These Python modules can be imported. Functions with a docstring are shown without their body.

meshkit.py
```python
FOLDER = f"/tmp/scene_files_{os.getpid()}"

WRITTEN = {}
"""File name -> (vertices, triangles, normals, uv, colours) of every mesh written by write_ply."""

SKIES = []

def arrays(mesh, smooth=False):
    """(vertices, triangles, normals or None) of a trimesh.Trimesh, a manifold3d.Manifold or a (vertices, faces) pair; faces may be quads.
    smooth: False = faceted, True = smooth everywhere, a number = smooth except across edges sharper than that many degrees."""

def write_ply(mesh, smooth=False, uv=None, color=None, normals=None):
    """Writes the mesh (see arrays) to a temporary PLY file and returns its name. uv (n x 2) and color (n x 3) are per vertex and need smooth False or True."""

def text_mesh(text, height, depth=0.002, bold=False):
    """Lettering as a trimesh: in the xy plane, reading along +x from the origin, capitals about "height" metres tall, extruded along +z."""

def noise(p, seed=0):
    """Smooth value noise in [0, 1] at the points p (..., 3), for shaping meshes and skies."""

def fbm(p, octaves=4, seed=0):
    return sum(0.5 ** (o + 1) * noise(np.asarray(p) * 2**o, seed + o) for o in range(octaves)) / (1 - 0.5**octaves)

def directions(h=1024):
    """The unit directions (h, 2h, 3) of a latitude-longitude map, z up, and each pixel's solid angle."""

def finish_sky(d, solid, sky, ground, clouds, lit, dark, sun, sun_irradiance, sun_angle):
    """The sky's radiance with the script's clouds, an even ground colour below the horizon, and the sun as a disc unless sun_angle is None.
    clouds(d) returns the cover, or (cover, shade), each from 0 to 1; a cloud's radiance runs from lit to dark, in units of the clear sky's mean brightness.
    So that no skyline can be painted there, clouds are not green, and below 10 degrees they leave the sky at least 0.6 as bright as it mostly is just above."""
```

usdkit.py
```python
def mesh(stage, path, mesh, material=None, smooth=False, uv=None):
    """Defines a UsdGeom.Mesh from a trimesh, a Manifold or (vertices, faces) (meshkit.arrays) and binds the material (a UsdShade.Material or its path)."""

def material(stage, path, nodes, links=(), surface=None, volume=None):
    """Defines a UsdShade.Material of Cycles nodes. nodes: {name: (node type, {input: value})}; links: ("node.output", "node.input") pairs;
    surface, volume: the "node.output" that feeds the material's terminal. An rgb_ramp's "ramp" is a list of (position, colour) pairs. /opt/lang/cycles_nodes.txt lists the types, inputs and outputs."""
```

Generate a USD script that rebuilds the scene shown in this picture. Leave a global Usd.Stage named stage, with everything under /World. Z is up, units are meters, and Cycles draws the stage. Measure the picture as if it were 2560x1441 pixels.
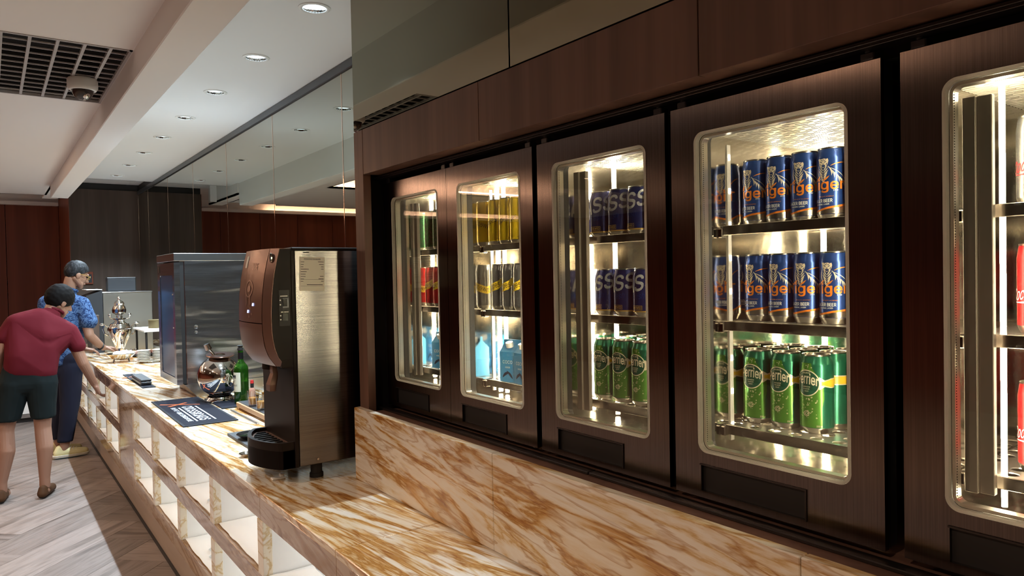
import math, random
import numpy as np
import trimesh
import manifold3d as mf
import usdkit, meshkit
from pxr import Usd, UsdGeom, UsdLux, Gf, Sdf
from shapely.geometry import Polygon, LineString, Point, box as sbox, MultiPolygon
from shapely.ops import unary_union
from shapely import affinity

random.seed(7); np.random.seed(7)
stage = Usd.Stage.CreateInMemory()
UsdGeom.SetStageUpAxis(stage, 'Z'); UsdGeom.SetStageMetersPerUnit(stage, 1.0)
UsdGeom.Xform.Define(stage, '/World')
PI = math.pi

# ------------------------------------------------------------------ camera
H = 1.64
FPX = 1775.0
def unit(v):
    v = np.array(v, float); return v / np.linalg.norm(v)
def camv(x, y): return np.array([x - 1280, -(y - 720.5), FPX])
_Y = unit(camv(-28, 712)); _Z = unit(np.cross(camv(3720, 712 - .0205 * 3748), _Y))
if _Z[1] < 0: _Z = -_Z
_X = np.cross(_Y, _Z)
if _X[0] < 0: _X = -_X
RW = np.array([_X, _Y, _Z])
right, up, fwd = RW[:, 0], RW[:, 1], RW[:, 2]
cam = UsdGeom.Camera.Define(stage, '/World/camera')
cam.CreateHorizontalApertureAttr(36.0); cam.CreateVerticalApertureAttr(36.0 * 1441 / 2560)
cam.CreateFocalLengthAttr(36.0 * FPX / 2560)
cam.CreateClippingRangeAttr(Gf.Vec2f(0.05, 200))
cam.AddTransformOp().Set(Gf.Matrix4d(*right, 0, *up, 0, *(-fwd), 0, 0, 0, H, 1))
EXPOSURE = 0.12
cam.CreateExposureAttr(EXPOSURE)

# ------------------------------------------------------------------ light levels
COOL = (0.70, 0.87, 1.0); WARM = (1.0, 0.60, 0.36); TUBE = (1.0, 0.84, 0.57); SHELFLED = (0.84, 0.93, 1.0)
DOWN_I = 19500.0      # row of spot downlights over the buffet (radiance)
COVE_I = 34.0         # warm cove strips in the left ceiling
ROOM_I = 1900.0       # warm downlights of the dining room to the left
TUBE_I = 80.0        # fridge light tubes
BAY_I = 12.5          # strips in the counter's cubbies

# ------------------------------------------------------------------ helpers
used = {}; LOC = {}
def numbered(path):
    if path not in used:
        used[path] = 0; return path
    while True:
        used[path] += 1
        q = '%s_%03d' % (path, used[path])
        if q not in used:
            used[q] = 0; return q
def pathof(p): return '/World' if p is None else str(p.GetPath())
def tag(p, label=None, cat=None, group=None, kind=None):
    for k, v in (('label', label), ('category', cat), ('group', group), ('kind', kind)):
        if v: p.SetCustomDataByKey(k, v)
    return p
def thing(name, label, cat, loc=(0, 0, 0), rz=0, group=None, kind=None):
    x = UsdGeom.Xform.Define(stage, numbered('/World/' + name))
    x.AddTranslateOp().Set(Gf.Vec3d(*map(float, loc))); x.AddRotateZOp().Set(float(rz))
    LOC[str(x.GetPath())] = loc
    return tag(x.GetPrim(), label, cat, group, kind)
def dup(root, loc, rz, label=None, group=None):
    was = root.GetCustomData()
    base = root.GetName()
    r = thing(base, label or was['label'], was['category'], loc, rz, group or was.get('group'))
    r.GetReferences().AddInternalReference(root.GetPath()); r.SetInstanceable(True)
    return r
class B:
    """collects shapes; build() makes them one mesh"""
    def __init__(s): s.m = []
    def add(s, m):
        if hasattr(m, 'to_mesh'):
            q = m.to_mesh(); m = trimesh.Trimesh(q.vert_properties[:, :3], q.tri_verts, process=False)
        s.m.append(m); return s
    def box(s, x0, x1, y0, y1, z0, z1, bev=0):
        return s.add(boxm(x0, x1, y0, y1, z0, z1, bev))
    def cyl(s, a, b, r, n=16, r2=None): return s.add(cone(a, b, r, r if r2 is None else r2, n))
    def tube(s, pts, r, n=8): return s.add(tubem(pts, r, n))
    def lathe(s, prof, c=(0, 0, 0), n=32): return s.add(lathe(prof, c, n))
    def ball(s, c, r, sub=2):
        m = trimesh.creation.icosphere(sub, 1.0); m.apply_scale(r); m.apply_translation(c); return s.add(m)
    def move(s, M):
        for m in s.m: m.apply_transform(M)
        return s
    def build(s, name, mat, parent=None, smooth=35, w=False, **kw):
        m = s.m[0] if len(s.m) == 1 else trimesh.util.concatenate(s.m)
        if parent is not None and w: m = m.copy(); m.apply_translation(-np.array(LOC[pathof(parent)]))
        p = usdkit.mesh(stage, numbered(pathof(parent) + '/' + name), m, mat, smooth=smooth).GetPrim()
        return tag(p, **kw)
def boxm(x0, x1, y0, y1, z0, z1, bev=0):
    if not bev:
        m = trimesh.creation.box((x1 - x0, y1 - y0, z1 - z0)); m.apply_translation(((x0 + x1) / 2, (y0 + y1) / 2, (z0 + z1) / 2)); return m
    b = bev; P = []
    for x, sx in ((x0, 1), (x1, -1)):
        for y, sy in ((y0, 1), (y1, -1)):
            for z, sz in ((z0, 1), (z1, -1)):
                P += [(x, y + sy * b, z + sz * b), (x + sx * b, y, z + sz * b), (x + sx * b, y + sy * b, z)]
    return trimesh.convex.convex_hull(np.array(P))
def cone(a, b, r, r2, n=16):
    a, b = np.array(a, float), np.array(b, float); d = unit(b - a)
    u = unit(np.cross(d, (0, 0, 1) if abs(d[2]) < .9 else (1, 0, 0))); w = np.cross(d, u)
    t = np.linspace(0, 2 * PI, n, endpoint=False); ring = np.outer(np.cos(t), u) + np.outer(np.sin(t), w)
    v = np.vstack([a + ring * r, b + ring * r2, [a], [b]])
    f = []
    for i in range(n):
        j = (i + 1) % n
        f += [(i, j, n + j), (i, n + j, n + i), (j, i, 2 * n), (n + i, n + j, 2 * n + 1)]
    m = trimesh.Trimesh(v, f, process=False)
    return m
def tubem(pts, r, n=8):
    pts = np.array(pts, float); rs = np.full(len(pts), r) if np.ndim(r) == 0 else np.array(r)
    T = np.gradient(pts, axis=0); V = []; f = []
    u = None
    t = np.linspace(0, 2 * PI, n, endpoint=False)
    for p, d, rr in zip(pts, T, rs):
        d = unit(d)
        if u is None: u = unit(np.cross(d, (0, 0, 1) if abs(d[2]) < .9 else (1, 0, 0)))
        u = unit(u - d * np.dot(u, d)); w = np.cross(d, u)
        V.append(p + rr * (np.outer(np.cos(t), u) + np.outer(np.sin(t), w)))
    k = len(pts); V = np.vstack(V + [pts[:1], pts[-1:]])
    for i in range(k - 1):
        for a in range(n):
            b = (a + 1) % n
            f += [(i * n + a, i * n + b, (i + 1) * n + b), (i * n + a, (i + 1) * n + b, (i + 1) * n + a)]
    for a in range(n):
        b = (a + 1) % n
        f += [(b, a, k * n), ((k - 1) * n + a, (k - 1) * n + b, k * n + 1)]
    return trimesh.Trimesh(V, f, process=False)
def lathe(prof, c=(0, 0, 0), n=32):
    prof = np.array(prof, float); t = np.linspace(0, 2 * PI, n, endpoint=False)
    V = np.vstack([np.stack([r * np.cos(t), r * np.sin(t), np.full(n, z)], 1) for r, z in prof]); f = []
    for i in range(len(prof) - 1):
        for a in range(n):
            b = (a + 1) % n
            f += [(i * n + a, i * n + b, (i + 1) * n + b), (i * n + a, (i + 1) * n + b, (i + 1) * n + a)]
    m = trimesh.Trimesh(V, f, process=False); m.apply_translation(c); return m
def extr(poly, h, z=0):
    rings = []
    for g in (poly.geoms if hasattr(poly, 'geoms') else [poly]):
        rings += [np.array(g.exterior.coords, order='C')[:-1].copy()] + [np.array(r.coords, order='C')[:-1].copy() for r in g.interiors]
    q = mf.Manifold.extrude(mf.CrossSection(rings, mf.FillRule.EvenOdd), h).to_mesh()
    m = trimesh.Trimesh(q.vert_properties[:, :3], q.tri_verts, process=False); m.apply_translation((0, 0, z)); return m
def frame(ex, ey, ez, o=(0, 0, 0)):
    M = np.eye(4); M[:3, 0] = ex; M[:3, 1] = ey; M[:3, 2] = ez; M[:3, 3] = o; return M
# a shape drawn in (x right, y up) as seen by somebody who looks along +X: right = -Y, up = +Z, thickness towards -X
def faceX(o): return frame((0, -1, 0), (0, 0, 1), (-1, 0, 0), o)
def faceY(o): return frame((1, 0, 0), (0, 0, 1), (0, -1, 0), o)      # as seen by somebody who looks along +Y
def sheet(poly):
    V, F, k = [], [], 0
    for g in (poly.geoms if hasattr(poly, 'geoms') else [poly]):
        if g.area > 1e-10:
            v, f = trimesh.creation.triangulate_polygon(g, engine='earcut')
            V.append(np.c_[v, np.zeros(len(v))]); F.append(np.array(f) + k); k += len(v)
    return trimesh.Trimesh(np.vstack(V), np.vstack(F), process=False)
_txt = {}
def text2(s, h, bold=True, shear=0.0, width=None):
    key = (s, bold)
    if key not in _txt:
        m = meshkit.text_mesh(s, 1.0, .05, bold); keep = m.face_normals[:, 2] > .5
        m = trimesh.Trimesh(m.vertices, m.faces[keep], process=False); m.remove_unreferenced_vertices()
        v = m.vertices.copy(); v[:, 2] = 0; v[:, 0] -= (v[:, 0].min() + v[:, 0].max()) / 2; _txt[key] = (v, np.array(m.faces))
    v, f = _txt[key]; v = v.copy() * h
    if width: v[:, 0] *= width / np.ptp(v[:, 0])
    v[:, 0] += shear * v[:, 1]
    return trimesh.Trimesh(v, f, process=False)
def place2(m, x=0, y=0, rot=0):
    m = m.copy(); c, s = math.cos(rot), math.sin(rot); v = m.vertices.copy()
    m.vertices = np.c_[v[:, 0] * c - v[:, 1] * s + x, v[:, 0] * s + v[:, 1] * c + y, v[:, 2]]; return m
def wrap(m, R, off=.0003, edge=.006, ang0=PI):
    v, f = trimesh.remesh.subdivide_to_size(np.array(m.vertices), np.array(m.faces), edge, max_iter=12)
    a = ang0 + v[:, 0] / R; r = R + off
    out = trimesh.Trimesh(np.c_[r * np.cos(a), r * np.sin(a), v[:, 1]], f, process=False)
    n = out.face_normals; c = out.triangles_center
    flip = (n[:, 0] * c[:, 0] + n[:, 1] * c[:, 1]) < 0
    F = np.array(out.faces); F[flip] = F[flip][:, ::-1]
    return trimesh.Trimesh(out.vertices, F, process=False)

# ------------------------------------------------------------------ materials
LK = '/World/Looks/'
def plain(name, col, rough=.5, metal=0, spec=.5, **kw):
    return usdkit.material(stage, LK + name, {'p': ('principled_bsdf', dict(base_color=col, roughness=rough, metallic=metal, specular_ior_level=spec, **kw))}, [], 'p.BSDF')
def emit(name, col, s):
    return usdkit.material(stage, LK + name, {'e': ('emission', dict(color=col, strength=s))}, [], 'e.emission')
def dots(nodes, links, axes, src='geo.position'):
    """anisotropic coordinates: the position measured along three axes, each with its own frequency"""
    nodes['comb'] = ('combine_xyz', {})
    for i, (ax, c) in enumerate(zip(axes, 'xyz')):
        nodes['d%d' % i] = ('vector_math', dict(math_type='dot_product', vector2=tuple(ax)))
        links += [(src, 'd%d.vector1' % i), ('d%d.value' % i, 'comb.%s' % c)]
def patterned(name, axes, ramp, scale=1.0, detail=6, dist=0.6, rough=.4, metal=0, spec=.5, fine=None, coat=0, bump=0, nrough=.55, extra=None, rnd=0, **kw):
    nodes = {'geo': ('geometry', {}), 'n': ('noise_texture', dict(scale=scale, detail=detail, distortion=dist, roughness=nrough)),
             'r': ('rgb_ramp', dict(ramp=ramp)), 'p': ('principled_bsdf', dict(roughness=rough, metallic=metal, specular_ior_level=spec, coat_weight=coat, **kw))}
    links = []
    dots(nodes, links, axes)
    links += [('comb.vector', 'n.vector'), ('n.fac', 'r.fac')]
    col = 'r.color'
    if fine:
        fs, fc, amt = fine
        nodes['sc'] = ('vector_math', dict(math_type='multiply', vector2=fs)); nodes['n2'] = ('noise_texture', dict(scale=1.0, detail=4, distortion=.4))
        nodes['r2'] = ('rgb_ramp', dict(ramp=fc)); nodes['mx'] = ('mix_color', dict(blend_type='multiply', fac=amt))
        links += [('comb.vector', 'sc.vector1'), ('sc.vector', 'n2.vector'), ('n2.fac', 'r2.fac'), (col, 'mx.a'), ('r2.color', 'mx.b')]
        col = 'mx.result'
    if rnd:
        nodes['oi'] = ('object_info', {}); nodes['mr'] = ('map_range', dict(from_min=0, from_max=1, to_min=1 - rnd, to_max=1 + rnd * .6)); nodes['hs'] = ('hsv', {})
        links += [('oi.random', 'mr.value'), ('mr.result', 'hs.value'), (col, 'hs.color')]
        col = 'hs.color'
    links.append((col, 'p.base_color'))
    if bump:
        nodes['b'] = ('bump', dict(strength=1.0, distance=bump)); links += [('n2.fac' if fine else 'n.fac', 'b.height'), ('b.normal', 'p.normal')]
    return usdkit.material(stage, LK + name, nodes, links, 'p.BSDF')
def brushed(name, col, rough, aniso, tang, wav=0, metal=1.0, grain=None):
    nodes = {'p': ('principled_bsdf', dict(base_color=col, metallic=metal, roughness=rough, anisotropic=aniso)), 't': ('combine_xyz', dict(x=tang[0], y=tang[1], z=tang[2])), 'geo': ('geometry', {})}
    links = [('t.vector', 'p.tangent')]
    if wav:
        dots(nodes, links, wav[1])
        nodes['n'] = ('noise_texture', dict(scale=1.0, detail=2, distortion=.5)); nodes['b'] = ('bump', dict(strength=1.0, distance=wav[0]))
        links += [('comb.vector', 'n.vector'), ('n.fac', 'b.height'), ('b.normal', 'p.normal')]
    if grain:
        nodes['gs'] = ('vector_math', dict(math_type='multiply', vector2=grain)); nodes['gn'] = ('noise_texture', dict(scale=1.0, detail=3))
        nodes['gr'] = ('rgb_ramp', dict(ramp=[(0, tuple(c * .62 for c in col)), (.42, tuple(c * .92 for c in col)), (.58, tuple(c * 1.05 for c in col)), (1, tuple(min(1, c * 1.4) for c in col))]))
        links += [('geo.position', 'gs.vector1'), ('gs.vector', 'gn.vector'), ('gn.fac', 'gr.fac'), ('gr.color', 'p.base_color')]
    return usdkit.material(stage, LK + name, nodes, links, 'p.BSDF')
def panemat(name, tint=(1, 1, 1), r0=.06, rough=0.0):
    """a see-through pane: its mirror image grows towards grazing view, alike from both sides"""
    return usdkit.material(stage, LK + name, {'t': ('transparent_bsdf', dict(color=tint)), 'g': ('glossy_bsdf', dict(roughness=rough, color=(1, 1, 1))), 'l': ('layer_weight', dict(blend=.5)),
                                              'w': ('math', dict(math_type='power', value2=4.5)), 'a': ('map_range', dict(from_min=0, from_max=1, to_min=r0, to_max=.9)), 'm': ('mix_closure', {})},
                           [('l.facing', 'w.value1'), ('w.value', 'a.value'), ('a.result', 'm.fac'), ('t.BSDF', 'm.closure1'), ('g.BSDF', 'm.closure2')], 'm.closure')
vd = unit((.13, -.97, -.10)); v2 = unit(np.cross(vd, (0.2, .3, 1))); v3 = np.cross(vd, v2)
MARBLE_AX = (vd * .72, v2 * 7.0, v3 * 7.0)
RAMP_M = [(0, (.75, .68, .58)), (.36, (.74, .67, .57)), (.41, (.67, .54, .37)), (.44, (.53, .30, .10)), (.458, (.36, .16, .035)), (.472, (.60, .41, .20)), (.495, (.74, .66, .55)), (.54, (.76, .71, .63)), (.57, (.71, .60, .44)), (.588, (.56, .36, .15)), (.605, (.70, .57, .38)), (.63, (.76, .70, .61)), (1, (.77, .72, .65))]
FINE_M = ((1.6, 3.0, 3.0), [(0, (.75, .62, .45)), (.42, (1, 1, 1)), (.47, (.62, .42, .24)), (.5, (1, 1, 1)), (1, (.92, .86, .76))], .8)
M = {}
M['marble'] = patterned('marble', MARBLE_AX, RAMP_M, scale=1.0, detail=8, dist=.38, rough=.16, spec=.5, fine=FINE_M, nrough=.58)
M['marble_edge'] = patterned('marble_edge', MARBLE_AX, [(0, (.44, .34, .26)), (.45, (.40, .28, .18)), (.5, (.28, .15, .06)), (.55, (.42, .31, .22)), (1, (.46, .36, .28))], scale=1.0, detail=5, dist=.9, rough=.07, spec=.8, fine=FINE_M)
woodax = lambda a, b: ((a, 0, 0), (0, a, 0), (0, 0, b))
M['marble_pale'] = patterned('marble_pale', MARBLE_AX, [(0, (.78, .74, .66)), (.46, (.76, .68, .53)), (.5, (.58, .41, .19)), (.54, (.77, .71, .60)), (1, (.82, .79, .72))], scale=1.6, detail=5, dist=.3, rough=.2)
M['walnut'] = patterned('walnut', woodax(14, .5), [(0, (.085, .043, .031)), (.4, (.125, .066, .047)), (.6, (.17, .09, .065)), (1, (.20, .115, .085))], detail=4, dist=.5, rough=.42, fine=((5, 5, 2.5), [(0, (.55, .55, .55)), (.45, (1, 1, 1)), (1, (1, 1, 1))], .6), spec=.3)
M['red_wood'] = patterned('red_wood', woodax(5, .25), [(0, (.10, .026, .015)), (.45, (.19, .05, .028)), (.6, (.24, .067, .037)), (1, (.28, .085, .046))], detail=4, dist=.4, rough=.38, fine=((7, 7, 3), [(0, (.6, .6, .6)), (.45, (1, 1, 1)), (1, (1, 1, 1))], .5), spec=.3)
M['dark_wood'] = patterned('dark_wood', woodax(7, .3), [(0, (.050, .032, .024)), (.45, (.085, .058, .045)), (.6, (.112, .080, .063)), (1, (.145, .105, .084))], detail=4, dist=.4, rough=.45, fine=((6, 6, 3), [(0, (.6, .6, .6)), (.45, (1, 1, 1)), (1, (1, 1, 1))], .5), spec=.25)
s2 = 1 / math.sqrt(2)
def plankmat(name, along):
    a = np.array((along[0], along[1], 0)) * s2; b = np.array((-along[1], along[0], 0)) * s2
    return patterned(name, (a * 1.3, b * 14, (0, 0, 1)), [(0, (.08, .062, .053)), (.36, (.135, .108, .094)), (.46, (.215, .175, .155)), (.54, (.255, .21, .19)), (.62, (.18, .147, .13)), (1, (.32, .275, .25))], detail=7, dist=.7, rough=.34,
                     fine=((2, 5, 1), [(0, (.45, .42, .40)), (.4, (.95, .95, .95)), (1, (1, 1, 1))], .7), spec=.4, rnd=.22)
M['plank_a'] = plankmat('plank_a', (1, 1)); M['plank_b'] = plankmat('plank_b', (-1, 1))
M['plinth'] = patterned('plinth', ((9, 0, 0), (0, 1.0, 0), (0, 0, 14)), [(0, (.22, .16, .12)), (.5, (.34, .26, .20)), (1, (.42, .33, .26))], detail=5, rough=.35)
M['plaster'] = plain('plaster', (.82, .785, .77), .75, spec=.3)
M['plaster_white'] = plain('plaster_white', (.80, .79, .79), .55, spec=.4)
M['far_mirror'] = plain('far_mirror', (.40, .40, .34), .0, 1.0)
M['near_mirror'] = plain('near_mirror', (.27, .235, .17), .0, 1.0)
M['mirror_edge'] = plain('mirror_edge', (.75, .55, .42), .12, 1.0)
M['gunmetal'] = plain('gunmetal', (.10, .105, .115), .35, .8)
M['brass'] = plain('brass', (.20, .15, .07), .45, .6)
M['black'] = plain('black', (.012, .011, .011), .5)
M['black_gloss'] = plain('black_gloss', (.010, .010, .011), .14)
M['rubber'] = plain('rubber', (.02, .02, .02), .7)
M['door_steel'] = brushed('door_steel', (.165, .138, .132), .20, .92, (0, 1, 0), (.0006, ((0, .8, 0), (0, 0, 3.0), (0, 0, 0))), grain=(1, 420, 5))
M['track'] = plain('track', (.06, .05, .047), .3, .8)
M['liner'] = brushed('liner', (.76, .72, .65), .10, .3, (0, 0, 1), (.0012, ((0, 9, 0), (9, 0, 0), (0, 0, 6))))
M['bright_grille'] = plain('bright_grille', (.82, .78, .70), .42, .35)
M['chrome'] = plain('chrome', (.78, .76, .72), .25, .85)
M['upright'] = plain('upright', (.30, .26, .22), .35, .3)
M['rail'] = plain('rail', (.46, .43, .39), .18, 1.0)
M['post'] = brushed('post', (.34, .31, .28), .22, .7, (1, 0, 0))
M['spacer'] = plain('spacer', (.72, .68, .60), .28, .9)
M['trim_clear'] = usdkit.material(stage, LK + 'trim_clear', {'a': ('translucent_bsdf', dict(color=(.95, .93, .88))), 'b': ('principled_bsdf', dict(base_color=(.8, .78, .72), roughness=.15)), 'm': ('mix_closure', dict(fac=.25))}, [('a.BSDF', 'm.closure1'), ('b.BSDF', 'm.closure2')], 'm.closure')
M['pane'] = panemat('pane', (.985, .99, .98), .025)
M['tube_light'] = emit('tube_light', TUBE, TUBE_I)
M['tube_bright'] = emit('tube_bright', TUBE, TUBE_I * 1.9)
M['diode'] = emit('diode', (1.0, .93, .75), 14.0)
M['tube_dim'] = emit('tube_dim', TUBE, TUBE_I * .30)
M['bay_light'] = emit('bay_light', SHELFLED, BAY_I)
M['cove_light'] = emit('cove_light', WARM, COVE_I)
M['warm_disc'] = emit('warm_disc', (1.0, .68, .45), 14.0)
M['lamp_disc'] = emit('lamp_disc', (.70, .88, 1.0), 2.6)
M['ice_steel'] = brushed('ice_steel', (.22, .215, .21), .24, .6, (0, 0, 1), (.0006, ((7, 0, 0), (0, 0, .8), (0, 0, 0))), grain=(5, 1, 420))
M['oven_steel'] = brushed('oven_steel', (.46, .46, .485), .22, .4, (1, 0, 0), (.022, ((1.1, 0, 0), (0, 0, 5.5), (0, 0, 0))), grain=(6, 6, 300))
M['steel'] = plain('steel', (.62, .62, .62), .22, 1.0)
M['silver'] = plain('silver', (.80, .78, .74), .08, 1.0)
M['grey_panel'] = brushed('grey_panel', (.50, .48, .43), .42, .4, (1, 0, 0))
M['brown_plastic'] = plain('brown_plastic', (.016, .011, .009), .42, 0, .14)
M['rose_mark'] = plain('rose_mark', (.36, .24, .20), .4, .5)
M['rose_plastic'] = plain('rose_plastic', (.20, .115, .092), .33, .55)
M['tray_black'] = plain('tray_black', (.012, .010, .010), .25)
M['blue_glass'] = plain('blue_glass', (.05, .12, .26), .12, 0, .9)
M['paper'] = plain('paper', (.80, .77, .66), .7)
M['white_paper'] = plain('white_paper', (.86, .86, .85), .75)
M['ink'] = plain('ink', (.03, .03, .03), .6)
M['cream_panel'] = patterned('cream_panel', woodax(10, .5), [(0, (.78, .78, .75)), (1, (.85, .85, .83))], rough=.5)
M['mat'] = plain('mat', (.012, .014, .024), .85, spec=.2)
M['mat_edge'] = plain('mat_edge', (.03, .033, .04), .8, spec=.2)
M['mat_white'] = plain('mat_white', (.62, .65, .72), .8)
M['mat_orange'] = plain('mat_orange', (.62, .12, .035), .7)
M['slate'] = plain('slate', (.03, .032, .037), .5)
M['oak'] = patterned('oak', ((12, 0, 0), (0, 1.0, 0), (0, 0, 18)), [(0, (.42, .25, .14)), (.5, (.52, .33, .19)), (1, (.60, .40, .25))], rough=.5)
M['glass'] = plain('glass', (1, 1, 1), .0, 0, .5, transmission_weight=1.0, ior=1.45)
M['glass_vis'] = panemat('glass_vis', (.84, .86, .87), .14)
M['thin_glass'] = panemat('thin_glass', (.95, .96, .96), .07)
M['green_glass'] = plain('green_glass', (.03, .15, .012), .04, 0, .6, transmission_weight=.75, ior=1.45)
M['dark_wine'] = plain('dark_wine', (.008, .012, .014), .1)
M['amber'] = plain('amber', (.50, .22, .03), .08, 0, .5, transmission_weight=.3)
M['sauce'] = plain('sauce', (.42, .09, .03), .2)
M['sauce_glass'] = plain('sauce_glass', (.62, .33, .24), .15, 0, .5)
M['red_cap'] = plain('red_cap', (.55, .03, .03), .35)
M['label_cream'] = plain('label_cream', (.66, .66, .52), .6)
M['china'] = plain('china', (.82, .80, .76), .2)
M['bread'] = plain('bread', (.42, .19, .07), .7)
M['ham'] = plain('ham', (.62, .30, .24), .5)
M['skin_a'] = plain('skin_a', (.25, .125, .080), .5)
M['skin_b'] = plain('skin_b', (.27, .14, .09), .5)
M['hair_black'] = plain('hair_black', (.005, .004, .004), .75, 0, .12)
M['hair_grey'] = patterned('hair_grey', ((60, 0, 0), (0, 60, 0), (0, 0, 25)), [(0, (.005, .005, .006)), (.48, (.010, .010, .011)), (.6, (.03, .03, .034)), (1, (.085, .085, .095))], rough=.6, spec=.2)
M['red_shirt'] = patterned('red_shirt', woodax(300, 300), [(0, (.080, .005, .010)), (1, (.105, .008, .015))], rough=.85, spec=.15)
M['shorts'] = plain('shorts', (.006, .011, .012), .85, spec=.2)
M['navy'] = plain('navy', (.009, .010, .022), .85, spec=.2)
M['floral'] = patterned('floral', woodax(36, 36), [(0, (.006, .013, .052)), (.42, (.010, .026, .085)), (.5, (.03, .075, .19)), (.57, (.10, .17, .31)), (.64, (.02, .05, .13)), (1, (.008, .02, .07))], detail=3, dist=1.5, rough=.8, spec=.2)
M['sneaker'] = plain('sneaker', (.62, .56, .30), .7)
M['sneaker_sole'] = plain('sneaker_sole', (.70, .68, .58), .6)
M['sole_blue'] = plain('sole_blue', (.20, .36, .46), .6)
M['loafer'] = plain('loafer', (.065, .028, .011), .7, 0, .2)
M['white'] = plain('white', (.78, .77, .75), .4)
M['grille_grey'] = plain('grille_grey', (.42, .40, .40), .5)
M['void'] = plain('void', (.022, .021, .022), .9)
M['dome_dark'] = plain('dome_dark', (.03, .025, .025), .05, 0, .8)
M['wall_dim'] = plain('wall_dim', (.30, .24, .20), .8)
M['blue_led'] = emit('blue_led', (.35, .5, 1.0), 6.0)
def can(name, col, rough=.26, metal=.55): return plain(name, col, rough, metal, .5)
M['can_blue'] = can('can_blue', (.017, .055, .23)); M['can_dblue'] = can('can_dblue', (.014, .022, .115)); M['can_green'] = can('can_green', (.008, .13, .075))
M['can_lime'] = can('can_lime', (.075, .235, .03)); M['can_yellow'] = can('can_yellow', (.66, .47, .02), .26, .6); M['can_silver'] = can('can_silver', (.42, .43, .45), .22, .9)
M['can_red'] = can('can_red', (.42, .012, .018)); M['can_dgreen'] = can('can_dgreen', (.01, .085, .035)); M['alu'] = plain('alu', (.66, .63, .57), .24, 1.0)
M['ink_orange'] = plain('ink_orange', (.66, .20, .025), .3, .3); M['ink_cream'] = plain('ink_cream', (.70, .62, .48), .3, .3); M['ink_navy'] = plain('ink_navy', (.012, .018, .05), .3)
M['ink_white'] = plain('ink_white', (.74, .73, .70), .35); M['ink_grey'] = plain('ink_grey', (.42, .44, .46), .3, .4); M['ink_gold'] = plain('ink_gold', (.55, .36, .10), .3, .5)
M['ink_yellow'] = plain('ink_yellow', (.66, .46, .03), .3); M['ink_green'] = plain('ink_green', (.008, .065, .040), .3, .3); M['ink_red'] = plain('ink_red', (.5, .02, .03), .3); M['ink_leaf'] = plain('ink_leaf', (.01, .03, .02), .4)
M['ink_black'] = plain('ink_black', (.02, .018, .016), .4)
M['carton_blue'] = plain('carton_blue', (.03, .22, .48), .4)

# ================================================================== THE ROOM
ZC, ZV, ZB = H + 1.13, H + .995, H + .87          # downlight ceiling, left ceiling, underside of the beam
XBL, XBR, XF, XN = .531, .683, 1.537, 1.10         # beam, far mirror, wood front of the fridge wall
XD, XM, XC = 1.18, 1.065, .737                     # fridge doors, marble upstand, counter front
YBOX, YEND, YRED = 2.46, 9.95, 11.4
ZCT = .90                                          # counter top
def struct(name):
    return tag(UsdGeom.Xform.Define(stage, numbered('/World/' + name)).GetPrim(), kind='structure')
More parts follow.
